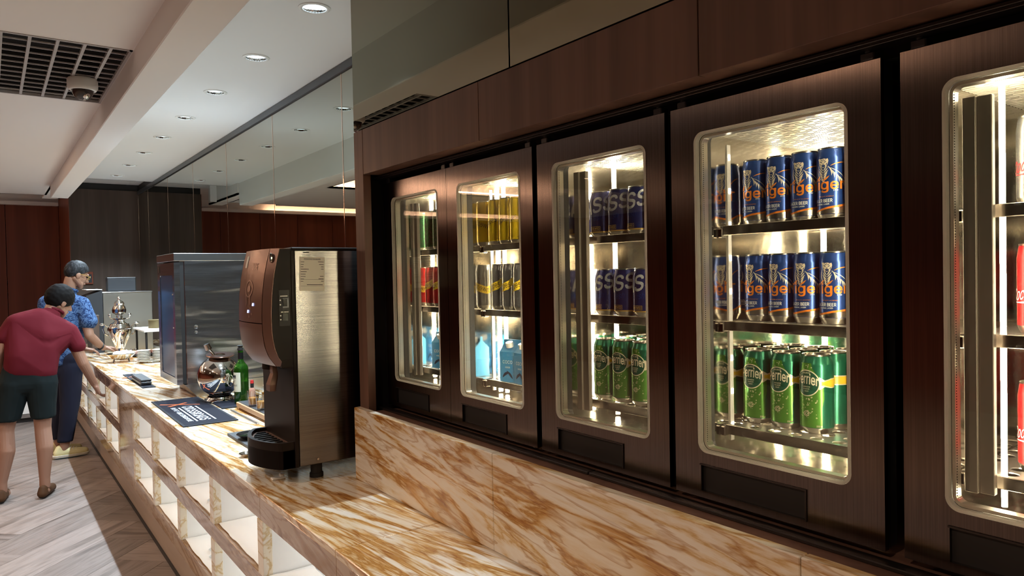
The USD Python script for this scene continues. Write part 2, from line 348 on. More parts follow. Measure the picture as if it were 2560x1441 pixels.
# floor: herringbone planks, each its own piece
fl = struct('floor')
B().box(-6.5, 1.8, -3.6, 12, -.06, -.006).build('subfloor', M['plinth'], fl)
PW, PL = .31, .93
rest = []
def herring():
    out = []
    w, L = PW, PL
    for a in range(-40, 41):
        for b in range(-14, 15):
            ox = a * w + b * 2 * L; oy = a * w
            out.append((ox, oy, ox + L, oy + w, 'a'))
            out.append((ox - w, oy, ox, oy + L, 'b'))
    return out
c45 = math.cos(PI / 4)
cand = []
for (x0, y0, x1, y1, kd) in herring():
    P = Polygon([(c45 * (x - y), c45 * (x + y)) for x, y in ((x0, y0), (x1, y0), (x1, y1), (x0, y1))])
    P = affinity.translate(P, .12, 5.2)
    P = P.intersection(sbox(-3.0, .9, .83, 11.35))
    if P.geom_type == 'Polygon' and P.area > 2e-3:
        P = P.buffer(-.0011, join_style=2)
        if P.area > 1e-3: cand.append((P.distance(Point(.3, 5.5)), P, kd))
cand.sort(key=lambda c: c[0])
for i, (d, P, kd) in enumerate(cand):
    m = extr(P, .006, -.006 + .0004 * ((i * 37) % 3))
    if i < 290: B().add(m).build('plank', M['plank_a' if kd == 'a' else 'plank_b'], fl, smooth=False)
    else: rest.append(m)
if rest:
    b = B(); b.m = rest; b.build('planks_far', M['plank_a'], fl, smooth=False, kind='stuff')
# ceilings
ceil = struct('ceiling')
LIGHTS = [(1.13, 2.887 + .8075 * k) for k in range(8)]
poly = sbox(XBR - .02, -3.5, XF + .1, 8.95)
for x, y in LIGHTS: poly = poly.difference(Point(x, y).buffer(.056, 24))
B().add(extr(poly, .02, ZC)).build('downlight_ceiling', M['plaster_white'], ceil, smooth=False)
B().box(XBR - .15, XF + .1, 8.95, YEND + .1, ZC + .08, ZC + .1).box(XBR - .15, XF + .1, 8.93, 8.95, ZC, ZC + .1).build('end_cove', M['plaster_white'], ceil, smooth=False)
VX0, VX1, VY0, VY1 = -.685, .527, 3.43, 4.525
CV1 = (-3.6, .02, 6.55, 7.55); CV0 = (-1.25, -.75, 1.2, 2.1)
poly = sbox(-6.4, -3.5, XBL + .02, 9.55).difference(sbox(VX0, VY0, VX1, VY1)).difference(sbox(CV1[0], CV1[2], CV1[1], CV1[3])).difference(sbox(CV0[0], CV0[2], CV0[1], CV0[3]))
B().add(extr(poly, .02, ZV)).build('left_ceiling', M['plaster'], ceil, smooth=False)
b = B()
for (x0, x1, y0, y1) in (CV1, CV0):
    b.box(x0 - .02, x1 + .02, y0 - .02, y1 + .02, ZV + .20, ZV + .22)
    b.box(x0 - .02, x0, y0, y1, ZV, ZV + .2).box(x1, x1 + .02, y0, y1, ZV, ZV + .2).box(x0, x1, y0 - .02, y0, ZV, ZV + .2).box(x0, x1, y1, y1 + .02, ZV, ZV + .2)
b.box(-6.4, XBL + .25, 9.55, YRED + .1, ZV + .22, ZV + .24).box(-6.4, XBL + .25, 9.53, 9.55, ZV + .0, ZV + .24)
b.build('ceiling_recess', M['plaster'], ceil, smooth=False)
B().box(-6.3, -1.35, -3.4, 6.2, ZV - .03, ZV - .002, .003).build('dark_ceiling_panel', M['dark_wood'], ceil, smooth=False)
B().box(VX0, VX1, VY0, VY1, ZV + .25, ZV + .27).box(VX0 - .01, VX0, VY0, VY1, ZV + .02, ZV + .27).box(VX1, VX1 + .01, VY0, VY1, ZV + .02, ZV + .27).box(VX0, VX1, VY0 - .01, VY0, ZV + .02, ZV + .27).box(VX0, VX1, VY1, VY1 + .01, ZV + .02, ZV + .27).build('vent_plenum', M['void'], ceil, smooth=False)
# cove strips: each a lip with a strip lying on it
for (x0, x1, y0, y1) in (CV1, CV0):
    B().box(x0 + .05, x1 - .05, y1 - .06, y1 - .03, ZV + .03, ZV + .045).build('cove_strip', M['cove_light'], ceil, smooth=False)
B().box(-6.2, -.5, YRED - .05, YRED - .03, H + 1.056, H + 1.066).build('cove_strip', M['cove_light'], ceil, smooth=False)
B().box(-6.3, .78, YRED - .09, YRED, H + 1.04, H + 1.055).box(-6.3, .78, YRED - .095, YRED - .085, H + 1.04, H + 1.085).build('cornice', M['plaster'], ceil, smooth=False)
b = B(); b.box(-6.4, -.1, 9.55, 9.70, ZV, ZV + .04); b.build('cove_lip', M['plaster'], ceil, smooth=False)
b = B(); b.box(XBL, XBR, -3.5, 8.6, ZB, ZC + .1, .004); bm = b.build('beam', M['plaster'], ceil, smooth=False)
B().box(XBL, XBR + .02, 8.6, YEND, ZV, ZV + .02).box(XBR, XBR + .02, 8.6, YEND, ZV, ZC + .1).build('ceiling_step', M['plaster'], ceil, smooth=False)
# walls
w = struct('wall_end')
B().box(.795, XF + .1, YEND, YEND + .1, 0, ZC - .0, 0).build('dark_panel', M['dark_wood'], w, smooth=False)
B().box(.795, XF + .1, YEND + .03, YEND + .1, ZC - .0, ZC + .1, 0).build('shadow_gap', M['black'], w, smooth=False)
B().box(.79, .795, YEND, YRED, 0, ZC).build('return_panel', M['red_wood'], w, smooth=False)
w = struct('wall_red')
x = -6.4; 
while x < .79:
    x1 = min(x + .598, .79)
    B().box(x, x1 - .004, YRED, YRED + .06, .0, H + 1.05).build('panel', M['red_wood'], w, smooth=False); x = x + .6
B().box(-6.4, .8, YRED + .005, YRED + .06, H + 1.05, ZV + .24).build('plaster_band', M['plaster'], w, smooth=False)
B().box(-2.2, -1.25, YRED - .02, YRED, .05, 2.02).build('door_trim', M['dark_wood'], w, smooth=False)
w = struct('wall_left'); B().box(-6.5, -6.4, -3.6, YRED, 0, 3.0).build('panel', M['red_wood'], w, smooth=False)
w = struct('wall_back'); B().box(-6.5, XF + .2, -3.6, -3.5, 0, 3.0).build('panel', M['wall_dim'], w, smooth=False)
# far mirror wall behind the counter
w = struct('wall_right')
B().box(XF + .012, XF + .1, YBOX, YEND + .1, 0, ZC + .1).build('backing', M['black'], w, smooth=False)
yj = [YBOX] + [3.58 + 1.14 * k for k in range(6)] 
yj = [y for y in yj if y < YEND - .2] + [YEND - .002]
for a, c in zip(yj[:-1], yj[1:]):
    B().box(XF, XF + .012, a + .004, c - .004, ZCT + .002, ZC - .045).build('mirror_panel', M['far_mirror'], w, smooth=False)
    B().box(XF - .0012, XF + .008, c - .0042, c + .0042, ZCT + .002, ZC - .046).build('mirror_joint', M['mirror_edge'], w, smooth=False)
B().box(XF - .012, XF + .012, YBOX, YEND - .001, ZC - .045, ZC - .001, .002).build('mirror_rail', M['gunmetal'], w, smooth=False)
# fridge wall: wood header, jamb, bronze mirror above, black recess
w = struct('wall_fridge')
ZH0, ZH1 = H + .37, H + .534
ends = [2.385, 1.633, .88, .12, -.64, -1.4, -3.5]
for a, c in zip(ends[:-1], ends[1:]):
    B().box(XN, XN + .02, c + .0012, a - .0012, ZH0, ZH1 - .002, .0008).build('header_panel', M['walnut'], w, smooth=False)
B().box(XN + .02, XD + .02, -3.5, 2.385, ZH0 + .001, ZH1).build('header_soffit', M['walnut'], w, smooth=False)
B().box(XN, XN + .03, 2.387, YBOX, ZCT + .001, ZH1 - .002, .0008).build('jamb_panel', M['walnut'], struct('trim_1'), smooth=False)
ends = [YBOX, 1.486, .50, -.48, -1.46, -3.5]
for a, c in zip(ends[:-1], ends[1:]):
    B().box(XN + .001, XN + .012, c + .003, a - .003 * (a < 2.4), ZH1 + .002, ZC - .002).build('mirror_panel', M['near_mirror'], w, smooth=False)
B().box(XN + .013, 1.80, -3.5, YBOX, ZH1 + .001, ZC + .1).box(XN + .03, 1.80, YBOX - .02, YBOX, 0, ZH1 + .001).box(1.76, 1.80, -3.5, YBOX - .02, 0, ZH1).build('carcass', M['black'], w, smooth=False)
b = B()
b.box(1.165, 1.20, -3.5, 2.43, ZH0 - .012, ZH0, .001).box(1.155, 1.168, -3.5, 2.43, ZH0 - .009, ZH0 - .003, .001)
b.build('track', M['track'], w, smooth=False)
B().box(1.235, 1.76, -3.5, 2.43, ZH0 - .02, ZH0 + .001).box(1.20, 1.26, 2.40, 2.44, 1.15, ZH0).build('recess_black', M['black'], w, smooth=False)
w = struct('trim_2')
b = B().box(1.092, 1.76, -3.5, 2.38, 1.10, 1.150, .002); b.build('sill', M['walnut'], w, smooth=False)
for a, c in ((2.42, 1.27), (1.266, .10), (.096, -1.1)):
    B().box(1.150, 1.178, c, a, 1.1505, 1.158, .0015).build('sill_lip', M['track'], w, smooth=False)
# low cabinet seen between the legs at the end of the room
lc = thing('side_cabinet', 'low white cabinet on a dark plinth against the far red wall', 'cabinet', (0, 10.15, 0))
B().box(-1.6, .55, 0, .45, .10, .80, .004).build('front_panel', M['cream_panel'], lc, smooth=False)
B().box(-1.6, .55, .0, .45, .055, .097).build('kick_strip', M['steel'], lc, smooth=False)
B().box(-1.58, .53, .03, .43, 0, .055).build('plinth', M['black'], lc, smooth=False)

# ------------------------------------------------------------------ marble upstand below the fridges
up_ = thing('marble_upstand', 'veined ochre and white marble slab wall below the row of fridges', 'upstand', (XM, 0, ZCT))
joints = [2.438, 1.551, .66, -.23, -1.12, -2.0]
for a, c in zip(joints[:-1], joints[1:]):
    B().box(0, .026, c + .0006, a - .0006, .001, 1.163 - ZCT, .002).build('slab', M['marble'], up_, smooth=False)
# ------------------------------------------------------------------ the counter
co = thing('buffet_counter', 'long marble buffet counter with two rows of lit open cubbies', 'counter', (0, 0, 0))
BAYS = [2.543 + .678 * k for k in range(-5, 4)] + [5.94 + .678 * k for k in range(0, 5)]    # near end of each opening
OP = .617
lines = sorted(set([-2.0] + [b_ - .03 for b_ in BAYS] + [5.225, 5.91] + [9.33, 9.94]))
for a, c in zip(lines[:-1], lines[1:]):
    if c < -.5: continue
    B().box(XC, XF - .002, a + .0006, c - .0006, ZCT - .022, ZCT, .0022).build('top_slab', M['marble'], co, smooth=False)
    B().box(XC + .002, XC + .022, a + .0006, c - .0006, .80, ZCT - .0225, .0012).build('apron_slab', M['marble_edge'], co, smooth=False)
B().box(XC + .022, 1.16, -.6, 9.94, .26, .275).build('base_board', M['cream_panel'], co, smooth=False)
B().box(.80, 1.16, -.6, 9.94, 0.008, .26).build('plinth', M['plinth'], co, smooth=False)
B().box(.792, .80, -.6, 9.94, 0, .022).build('plinth_gap', M['black'], co, smooth=False)
for a, c in [(b_, b_ + OP) for b_ in BAYS if b_ > -.6]:
    B().box(XC + .002, XC + .022, a - .0305, c + .0305, .535, .605, .0012).build('mid_rail', M['marble_edge'], co, smooth=False)
    B().box(XC + .002, XC + .022, a - .0305, c + .0305, .26, .34, .0012).build('low_rail', M['marble_edge'], co, smooth=False)
    B().box(XC + .022, 1.15, a, c, .583, .604).build('shelf', M['marble_pale'], co, smooth=False)
    B().box(XC + .022, 1.15, a, c, .318, .339).build('shelf', M['marble_pale'], co, smooth=False)
    for z in (.604, .339):
        m = trimesh.creation.box((.398, c - a - .008, .0012)); v, f = trimesh.remesh.subdivide_to_size(m.vertices, m.faces, .05); v = np.array(v)
        nz = meshkit.noise(v * (7, 9, 0) + a * 13) ; v[:, 2] += .0035 + .006 * nz * (np.abs(v[:, 0]) > .15); v[:, 0] += -.010 * meshkit.noise(v * (0, 14, 0) + a * 5) * (v[:, 0] < 0)
        m = trimesh.Trimesh(v, f, process=False); m.apply_translation((XC + .028 + .193, (a + c) / 2, z)); B().add(m).build('shelf_paper', M['white_paper'], co, smooth=30)
    B().box(1.15, 1.16, a - .02, c + .02, .27, ZCT - .023).build('bay_back', M['cream_panel'], co, smooth=False)
    for z in (.872, .578):
        B().box(1.10, 1.135, a + .02, c - .02, z - .012, z).build('light_strip', M['bay_light'], co, smooth=False)
posts = sorted(set([round(b_ - .0305, 4) for b_ in BAYS if b_ > -.6] + [round(b_ + OP + .0305, 4) for b_ in BAYS if b_ > -.6]))
pp = []
for p in posts:
    if not pp or p - pp[-1] > .03: pp.append(p)
for p in pp:
    B().box(XC + .0, XC + .032, p - .0305, p + .0305, .605, .80, .001).build('post', M['marble_pale'], co, smooth=False)
    B().box(XC + .0, XC + .032, p - .0305, p + .0305, .34, .535, .001).build('post', M['marble_pale'], co, smooth=False)
    B().box(XC + .032, 1.16, p - .029, p + .029, .34, .80).build('divider', M['cream_panel'], co, smooth=False)
B().box(XC + .002, XC + .022, 5.225, 5.91, .26, .7995, .001).build('front_panel', M['marble_edge'], co, smooth=False)

# ------------------------------------------------------------------ downlights
first = None
ORDL = ['first', 'second', 'third', 'fourth']
ordn = ['nearest', 'second', 'third', 'fourth', 'fifth', 'sixth', 'seventh', 'farthest']
for i, (x, y) in enumerate(LIGHTS):
    t = thing('downlight', 'round recessed downlight in the ceiling above the counter, %s of the row' % ordn[i], 'ceiling light', (x, y, ZC), 0, 'row of downlights over the counter')
    B().lathe([(.050, .0), (.050, -.004), (.056, -.006), (.066, -.003), (.067, .0)], n=40).build('trim_ring', M['white'], t)
    B().lathe([(.0505, -.004), (.050, .0), (.046, .02), (.038, .045), (.028, .062), (.028, .066)], n=24).build('reflector', M['silver'], t, smooth=False)
    B().add(lathe([(.0, .010), (.012, .0085), (.024, .011), (.036, .0085), (.0475, .011)], n=24)).build('lamp_face', M['lamp_disc'], t, smooth=False)
    l = UsdLux.SphereLight.Define(stage, str(t.GetPath()) + '/spot'); l.CreateRadiusAttr(.013); l.CreateIntensityAttr(DOWN_I); l.CreateColorAttr(Gf.Vec3f(*COOL)); l.AddTranslateOp().Set(Gf.Vec3d(0, 0, -.004))
    s_ = UsdLux.ShapingAPI.Apply(l.GetPrim()); s_.CreateShapingConeAngleAttr(62.0); s_.CreateShapingConeSoftnessAttr(.5)
for i, (x, y) in enumerate([(a, c) for a in (-1.0, -2.6, -4.2) for c in (.2, 2.8, 5.4, 8.4)]):
    t = thing('dining_downlight', 'small warm downlight in the dining ceiling, %s from the beam, %s from the camera' % (ORDL[i // 4], ORDL[i % 4]), 'ceiling light', (x, y, ZV - (.032 if x < -1.35 and y < 6.2 else 0)), 0, 'dining room downlights')
    B().lathe([(.036, .0), (.036, -.003), (.045, -.004), (.047, .0)], n=24).build('trim_ring', M['white'], t)
    B().add(lathe([(.0, -.0005), (.036, -.0005)], n=20)).build('lamp_face', M['warm_disc'], t)
    l = UsdLux.SphereLight.Define(stage, str(t.GetPath()) + '/spot'); l.CreateRadiusAttr(.03); l.CreateIntensityAttr(ROOM_I); l.CreateColorAttr(Gf.Vec3f(1.0, .74, .54)); l.AddTranslateOp().Set(Gf.Vec3d(0, 0, -.035))
    s_ = UsdLux.ShapingAPI.Apply(l.GetPrim()); s_.CreateShapingConeAngleAttr(75.0); s_.CreateShapingConeSoftnessAttr(.6)
# ------------------------------------------------------------------ ceiling vent and camera dome
t = thing('ceiling_vent', 'large grey egg-crate return air grille in the left ceiling', 'vent', (0, 0, ZV))
for k, (x0, x1, y0, y1) in enumerate([(VX0, VX1, VY0, VY0 + .012), (VX0, VX1, VY1 - .012, VY1), (VX0, VX0 + .012, VY0, VY1), (VX1 - .012, VX1, VY0, VY1)]):
    B().box(x0, x1, y0, y1, -.004, .010).build('rim', M['grille_grey'], t, smooth=False)
x = .527 - .079
while x > VX0 + .03:
    B().box(x - .006, x + .006, VY0 + .012, VY1 - .012, -.002, .012).build('long_bar', M['grille_grey'], t, smooth=False); x -= .0955
for k in range(1, 12):
    y = VY0 + k * (VY1 - VY0) / 12
    B().box(VX0 + .012, VX1 - .012, y - .003, y + .003, .0, .006).build('cross_bar', M['grille_grey'], t, smooth=False)
t = thing('security_camera', 'white dome security camera hanging from the ceiling grille', 'security camera', (.395, 4.03, ZV))
B().lathe([(0, -.003), (.062, -.003), (.066, -.012), (.066, -.045), (.058, -.058), (.050, -.060), (.046, -.056)], n=40).build('housing', M['white'], t)
B().lathe([(.047, -.057), (.045, -.072), (.036, -.090), (.02, -.101), (0, -.104)], n=32).build('dome', M['dome_dark'], t)
B().ball((.01, -.02, -.082), (.020, .020, .020)).build('lens', M['silver'], t)

# ================================================================== DISPLAY FRIDGES
DL = [2.389, 1.944, 1.480, 1.020, .546]            # left edge (far end) of each door
DW, DZ0, DZ1 = .443, 1.168, 1.980
WZ0, WZ1 = 1.262, 1.923
XB = 1.66
FR = ['leftmost and farthest', 'second from left', 'third from left', 'fourth from left', 'rightmost and nearest']
WHAT = ['green and red cans', 'yellow and silver cans', 'dark blue cans', 'bright blue cans', 'red cola cans']
SHELVES = [(1.733, 1.29), (1.526, 1.29), (1.300, 1.29)]
def rrect(y0, y1, z0, z1, r): return sbox(y0 + r, z0 + r, y1 - r, z1 - r).buffer(r, 8)
def extX(poly, x0, x1):       # polygon given in (y, z), extruded along x
    m = extr(poly, x1 - x0); v = m.vertices.copy(); m.vertices = np.c_[v[:, 2] + x0, v[:, 0], v[:, 1]]; return m
for k, L in enumerate(DL):
    R_ = L - DW
    t = thing('display_fridge', 'dark steel glass door fridge holding %s, %s' % (WHAT[k], FR[k]), 'fridge', (0, L, 0), 0)
    y0, y1 = -DW, 0.0                                # local: 0 = left (far) edge
    wy0, wy1 = y0 + .056, y1 - .061
    wl, wr = -.037, y0 + .03                         # side walls
    # door
    B().add(extX(sbox(y0, DZ0, y1, DZ1).difference(rrect(wy0, wy1, WZ0, WZ1, .022)).difference(sbox(y1 - .302, 1.182, y1 - .067, 1.236)), XD, XD + .012)).build('door_frame', M['door_steel'], t, smooth=False)
    B().add(extX(sbox(y0 + .002, DZ0 + .002, y1 - .002, DZ1 - .002).difference(rrect(wy0, wy1, WZ0, WZ1, .022)), XD + .013, XD + .045)).build('door_core', M['black'], t, smooth=False)
    o, i_ = rrect(wy0 + .0005, wy1 - .0005, WZ0 + .0005, WZ1 - .0005, .0215), rrect(wy0 + .0055, wy1 - .0055, WZ0 + .0055, WZ1 - .0055, .017)
    B().add(extX(o.difference(i_), XD - .0015, XD + .010)).build('window_trim', M['trim_clear'], t, smooth=False)
    B().add(extX(i_, XD + .001, XD + .004)).build('outer_pane', M['pane'], t, smooth=False)
    B().add(extX(i_.buffer(-.0004).difference(i_.buffer(-.0055)), XD + .0115, XD + .030)).build('spacer', M['spacer'], t, smooth=False)
    b = B()
    for q in range(150):
        z = WZ0 + .02 + q * (WZ1 - WZ0 - .04) / 149
        b.box(XD + .0145, XD + .0165, wy1 - .0116, wy1 - .0109, z, z + .0018)
    b.build('spacer_holes', M['ink'], t, smooth=False, kind='stuff')
    B().add(extX(rrect(wy0 + .004, wy1 - .004, WZ0 + .004, WZ1 - .004, .018), XD + .031, XD + .034)).build('inner_pane', M['pane'], t, smooth=False)
    g = rrect(wy0 - .004, wy1 + .004, WZ0 - .004, WZ1 + .004, .02)
    B().add(extX(g.buffer(.012).difference(g), XD + .046, XD + .060)).build('gasket', M['rubber'], t, smooth=False)
    B().box(XD + .008, XD + .012, y1 - .302, y1 - .067, 1.182, 1.236).build('handle_recess', M['black'], t, smooth=False)
    b = B().box(XD - .003, XD + .001, y1 - .304, y1 - .065, 1.236, 1.2385).box(XD - .003, XD + .001, y1 - .304, y1 - .3015, 1.180, 1.236)
    b.build('handle_rim', M['track'], t, smooth=False)
    for yy in (y1 - .025, y0 + .025):
        b = B(); b.box(XD + .005, XD + .03, yy - .012, yy + .012, DZ1 + .0005, DZ1 + .016, .002).cyl((XD + .012, yy, DZ1 + .014), (XD + .012, yy, DZ1 + .024), .006)
        b.build('hinge', M['gunmetal'], t, smooth=False)
    # cabinet
    b = B().box(1.242, XB + .01, wl, wl + .01, 1.235, 1.952).box(1.242, XB + .01, wr - .01, wr, 1.235, 1.952).box(XB, XB + .01, wr, wl, 1.235, 1.952).box(1.242, XB, wr, wl, 1.235, 1.245)
    b.build('liner', M['liner'], t, smooth=False)
    B().box(1.242, XB + .01, wr - .01, wl + .01, 1.953, 1.963).build('cabinet_top', M['black'], t, smooth=False)
    p = sbox(wr + .001, 1.244, wl - .001, XB - .001)
    for a in range(26):
        for c in range(7):
            cy = wr + .03 + c * .054 + (a % 2) * .020; cx = 1.262 + a * .0148
            p = p.difference(sbox(cy - .021, cx - .0032, cy + .021, cx + .0032))
    m = extr(p, .002); v = m.vertices.copy(); m.vertices = np.c_[v[:, 1], v[:, 0], v[:, 2] + 1.930]
    m.faces = m.faces[:, ::-1]
    B().add(m).build('ceiling_grille', M['bright_grille'], t, smooth=False)
    for zi, (z, xf) in enumerate(SHELVES):
        q = sbox(wr + .004, xf, wl - .004, 1.62)
        if zi == 2:
            for a in range(9):
                for c in range(8): q = q.difference(Point(wr + .03 + c * .047, xf + .03 + a * .042).buffer(.0135, 4))
        m = extr(q, .002); v = m.vertices.copy(); m.vertices = np.c_[v[:, 1], v[:, 0], v[:, 2] + z - .0025]; m.faces = m.faces[:, ::-1]
        sh = B().add(m).build('shelf', M['chrome'], t, smooth=False)
        B().box(xf - .003, xf - .0005, wr + .004, wl - .012, z - .019, z + .002, .001).build('shelf_rail', M['rail'], sh, smooth=False)
        B().box(xf - .006, xf + .012, wl - .012, wl - .001, z - .024, z - .003, .002).build('shelf_bracket', M['post'], sh, smooth=False)
    if k in (0, 2, 4):
        b = B().box(1.256, 1.274, wl - .041, wl - .022, 1.275, 1.905, .001).box(1.262, 1.274, wl - .062, wl - .041, 1.275, 1.905, .001)
        b.build('upright', M['upright'], t, smooth=False)
    if k in (1, 3):
        st = B().box(1.318, 1.330, wl - .0035, wl - .0002, 1.26, 1.915, .0008).build('light_strip', M['white'], t, smooth=False)
        for q in range(9): B().box(1.3205, 1.3275, wl - .0045, wl - .0036, 1.29 + q * .074, 1.301 + q * .074).build('diode', M['diode'], st, smooth=False)
    tx, ty = {0: (1.374, -.060), 1: (1.364, -.055), 2: (1.377, -.088), 3: (1.60, -.10), 4: (1.302, -.099)}[k]
    B().cyl((tx, ty, 1.25), (tx, ty, 1.926), .0045 if k == 4 else .0065, 12).build('light_tube', M['tube_light' if k > 2 else 'tube_bright'], t)
    B().cyl((1.262, wr + .010, 1.25), (1.262, wr + .010, 1.926), .0065, 12).build('light_tube', M['tube_light' if k in (1, 3) else 'tube_dim'], t)

# ------------------------------------------------------------------ cans
def can_mesh(R, Hc, neck=.0255):
    s = R / .029
    base = [(0, .004), (neck * .82, .0035), (neck * .9, .0), (neck * .95, .0012), (R - .0014, .009), (R - .0002, .0132), (R - .0004, .014)]
    body = [(R - .0002, .0128), (R, .0135), (R, Hc - .022), (R - .0008, Hc - .018), (neck + .001, Hc - .005), (neck, Hc - .003)]
    lid = [(neck + .0002, Hc - .0035), (neck + .0012, Hc - .001), (neck + .0005, Hc), (neck - .0012, Hc - .0008), (neck - .0022, Hc - .005), (neck - .004, Hc - .0052), (0, Hc - .0046)]
    tab = unary_union([Point(0, -.004).buffer(.0062, 8), sbox(-.0045, -.004, .0045, .008), Point(0, .008).buffer(.0045, 6)]).difference(Point(0, -.005).buffer(.0032, 6))
    return lathe(body, n=32), lathe(lid, n=32), extr(tab, .0012, Hc - .0044), lathe(base, n=32)
def make_can(name, label, cat, R, Hc, mat, art, loc, rz, group):
    t = thing(name, label, cat, loc, rz, group)
    bd, ld, tb, bs = can_mesh(R, Hc, .0255 if R < .031 else .027)
    B().add(bd).build('body', M[mat], t, smooth=50); B().add(ld).build('lid', M['alu'], t, smooth=40); B().add(tb).build('pull_tab', M['alu'], t, smooth=False); B().add(bs).build('base', M['alu'], t, smooth=40)
    for nm, mt, sheets, off in art:
        if R > .03 and Hc > .15:
            sheets = [trimesh.Trimesh(np.array(q.vertices) * (1.137, 1.11, 1), q.faces, process=False) for q in sheets]
        m = trimesh.util.concatenate([wrap(s_, R, off) for s_ in sheets])
        usdkit.mesh(stage, numbered(str(t.GetPath()) + '/' + nm), m, M[mt], smooth=True)
    return t
def stroke(pts, w0, w1=None):
    """tapering brush stroke as a polygon"""
    pts = np.array(pts, float); n = len(pts)
    if n < 6:
        tt = np.linspace(0, 1, 10); ts = np.linspace(0, 1, n); deg = min(n - 1, 2)
        pts = np.stack([np.polyval(np.polyfit(ts, pts[:, k], deg), tt) for k in (0, 1)], 1); n = 10
    d = np.gradient(pts, axis=0); d /= np.maximum(np.linalg.norm(d, axis=1, keepdims=True), 1e-9); nn = np.c_[-d[:, 1], d[:, 0]]
    tt = np.linspace(0, 1, n)[:, None]; w = (w0 * np.sin(PI * np.clip(tt * .9 + .08, 0, 1)) if w1 is None else w0 + (w1 - w0) * tt) / 2
    return Polygon(np.vstack([pts + nn * w, (pts - nn * w)[::-1]])).buffer(0)
mm = .001
def S(*polys): return [sheet(unary_union(list(polys)))]
# beer can: striding big cat emblem, orange wordmark, silver foot
def art_tiger():
    P = lambda *a: [(x * mm, y * mm) for x, y in a]
    head = []
    head.append(Polygon(P((-9, 118), (-10.5, 123), (-8, 124), (-5.5, 122.5), (0, 123.5), (3, 122), (5.5, 123), (6.5, 118.5), (5.5, 113), (3.5, 108), (-1.5, 105), (-6.5, 107.5), (-9, 112))))
    eyes = [stroke(P((-7.5, 117.5), (-5, 116.8), (-3.2, 115)), 1.6 * mm), stroke(P((3.2, 117.5), (1.6, 116.5), (-.2, 115)), 1.6 * mm), Polygon(P((-3.4, 113.2), (.4, 113.2), (-1.5, 111.4))),
            Polygon(P((-4.5, 110.5), (-1.6, 111.2), (1.8, 110.5), (1, 106.5), (-3.2, 106.5))), stroke(P((-8.5, 113.5), (-7, 112), (-6.4, 109)), 1.2 * mm), stroke(P((4.8, 114.5), (3.6, 112), (3.4, 109.5)), 1.2 * mm),
            stroke(P((-5.8, 121.5), (-3.5, 119.8), (-2.2, 117.8)), 1.1 * mm), stroke(P((3.2, 121), (1, 119.6), (-.4, 117.8)), 1.1 * mm), stroke(P((-1.6, 122.4), (-1.3, 120.5), (-1.2, 119)), 1.0 * mm)]
    h = unary_union(head).difference(unary_union(eyes))
    chest = []
    for i in range(6):
        y = 105 - i * 4.4; wd = 7.5 - abs(i - 1.8) * 1.3
        chest.append(stroke(P((-1.5 - wd, y + 3.5), (-1.5 - wd * .55, y - 2.0), (-1.6, y - 6.5)), 2.0 * mm))
        chest.append(stroke(P((-1.5 + wd, y + 3.5), (-1.5 + wd * .5, y - 2.0), (-1.4, y - 6.5)), 2.0 * mm))
    chest += [stroke(P((-9.5, 110), (-12, 99), (-9.5, 88), (-4, 80)), 1.5 * mm), stroke(P((5.5, 108), (10, 100), (12, 92)), 1.6 * mm)]
    for i in range(6):
        x = 8 + i * 3.4; y = 103 - i * 4.2
        chest.append(stroke(P((x, y), (x + 2.6, y - 7), (x + 2.2 + .3 * i, y - 15)), 1.9 * mm))
    chest.append(stroke(P((4, 106), (14, 101), (24, 91), (31, 80)), 1.2 * mm)); chest.append(stroke(P((29, 82), (34, 84), (37, 82)), 1.1 * mm))
    cream = [sheet(affinity.scale(unary_union([h] + chest), 1.32, 1.0, origin=(0, .1)))]
    word = [place2(text2('Tiger', 20 * mm, True, 0, 74 * mm), 2 * mm, 62 * mm)]
    acc = [stroke(P((-18, 83), (-13, 85), (-8, 89.5)), 3.6 * mm), stroke(P((-3, 80), (3, 83), (10, 89)), 3.8 * mm)]
    foot = Polygon(P((-91, 15), (91, 15), (91, 24), (78, 29), (60, 33), (53, 46), (50, 66), (46.5, 66), (47, 46), (43, 33.5), (30, 30.5), (8, 27.5), (-12, 23), (-24, 21), (-40, 29), (-60, 33), (-72, 27), (-91, 24)))
    silver = Polygon(P((-91, 13.5), (91, 13.5), (91, 20), (78, 25), (62, 28), (46, 29.5), (30, 26.5), (8, 23.5), (-12, 19), (-24, 17), (-40, 25), (-60, 29), (-72, 23), (-91, 20)))
    flash = [stroke(P((12, 108), (26, 113), (44, 114.5)), 2.2 * mm), stroke(P((-46, 112), (-32, 106), (-22, 92)), 2 * mm)]
    small = [place2(text2('LAGER BEER', 6.4 * mm, True, 0, 42 * mm), -6 * mm, 36.5 * mm), place2(text2('ORIGINAL LAGER', 2.5 * mm, True, 0, 30 * mm), -6 * mm, 31.5 * mm), place2(text2('1932', 2.6 * mm, True, 0, 9 * mm), 21 * mm, 58 * mm)]
    scr = [place2(text2('the world-acclaimed', 2.6 * mm, False, .3, 30 * mm), 2 * mm, 47 * mm)]
    return [('emblem', 'ink_cream', cream, .0004), ('wordmark', 'ink_orange', word + S(*acc), .0006), ('foot_band', 'ink_orange', S(foot), .0003), ('foot_foil', 'alu', S(silver), .0005), ('flash', 'ink_orange', S(*flash), .0003), ('lettering', 'ink_white', small, .0005), ('script', 'ink_orange', scr, .0005)]
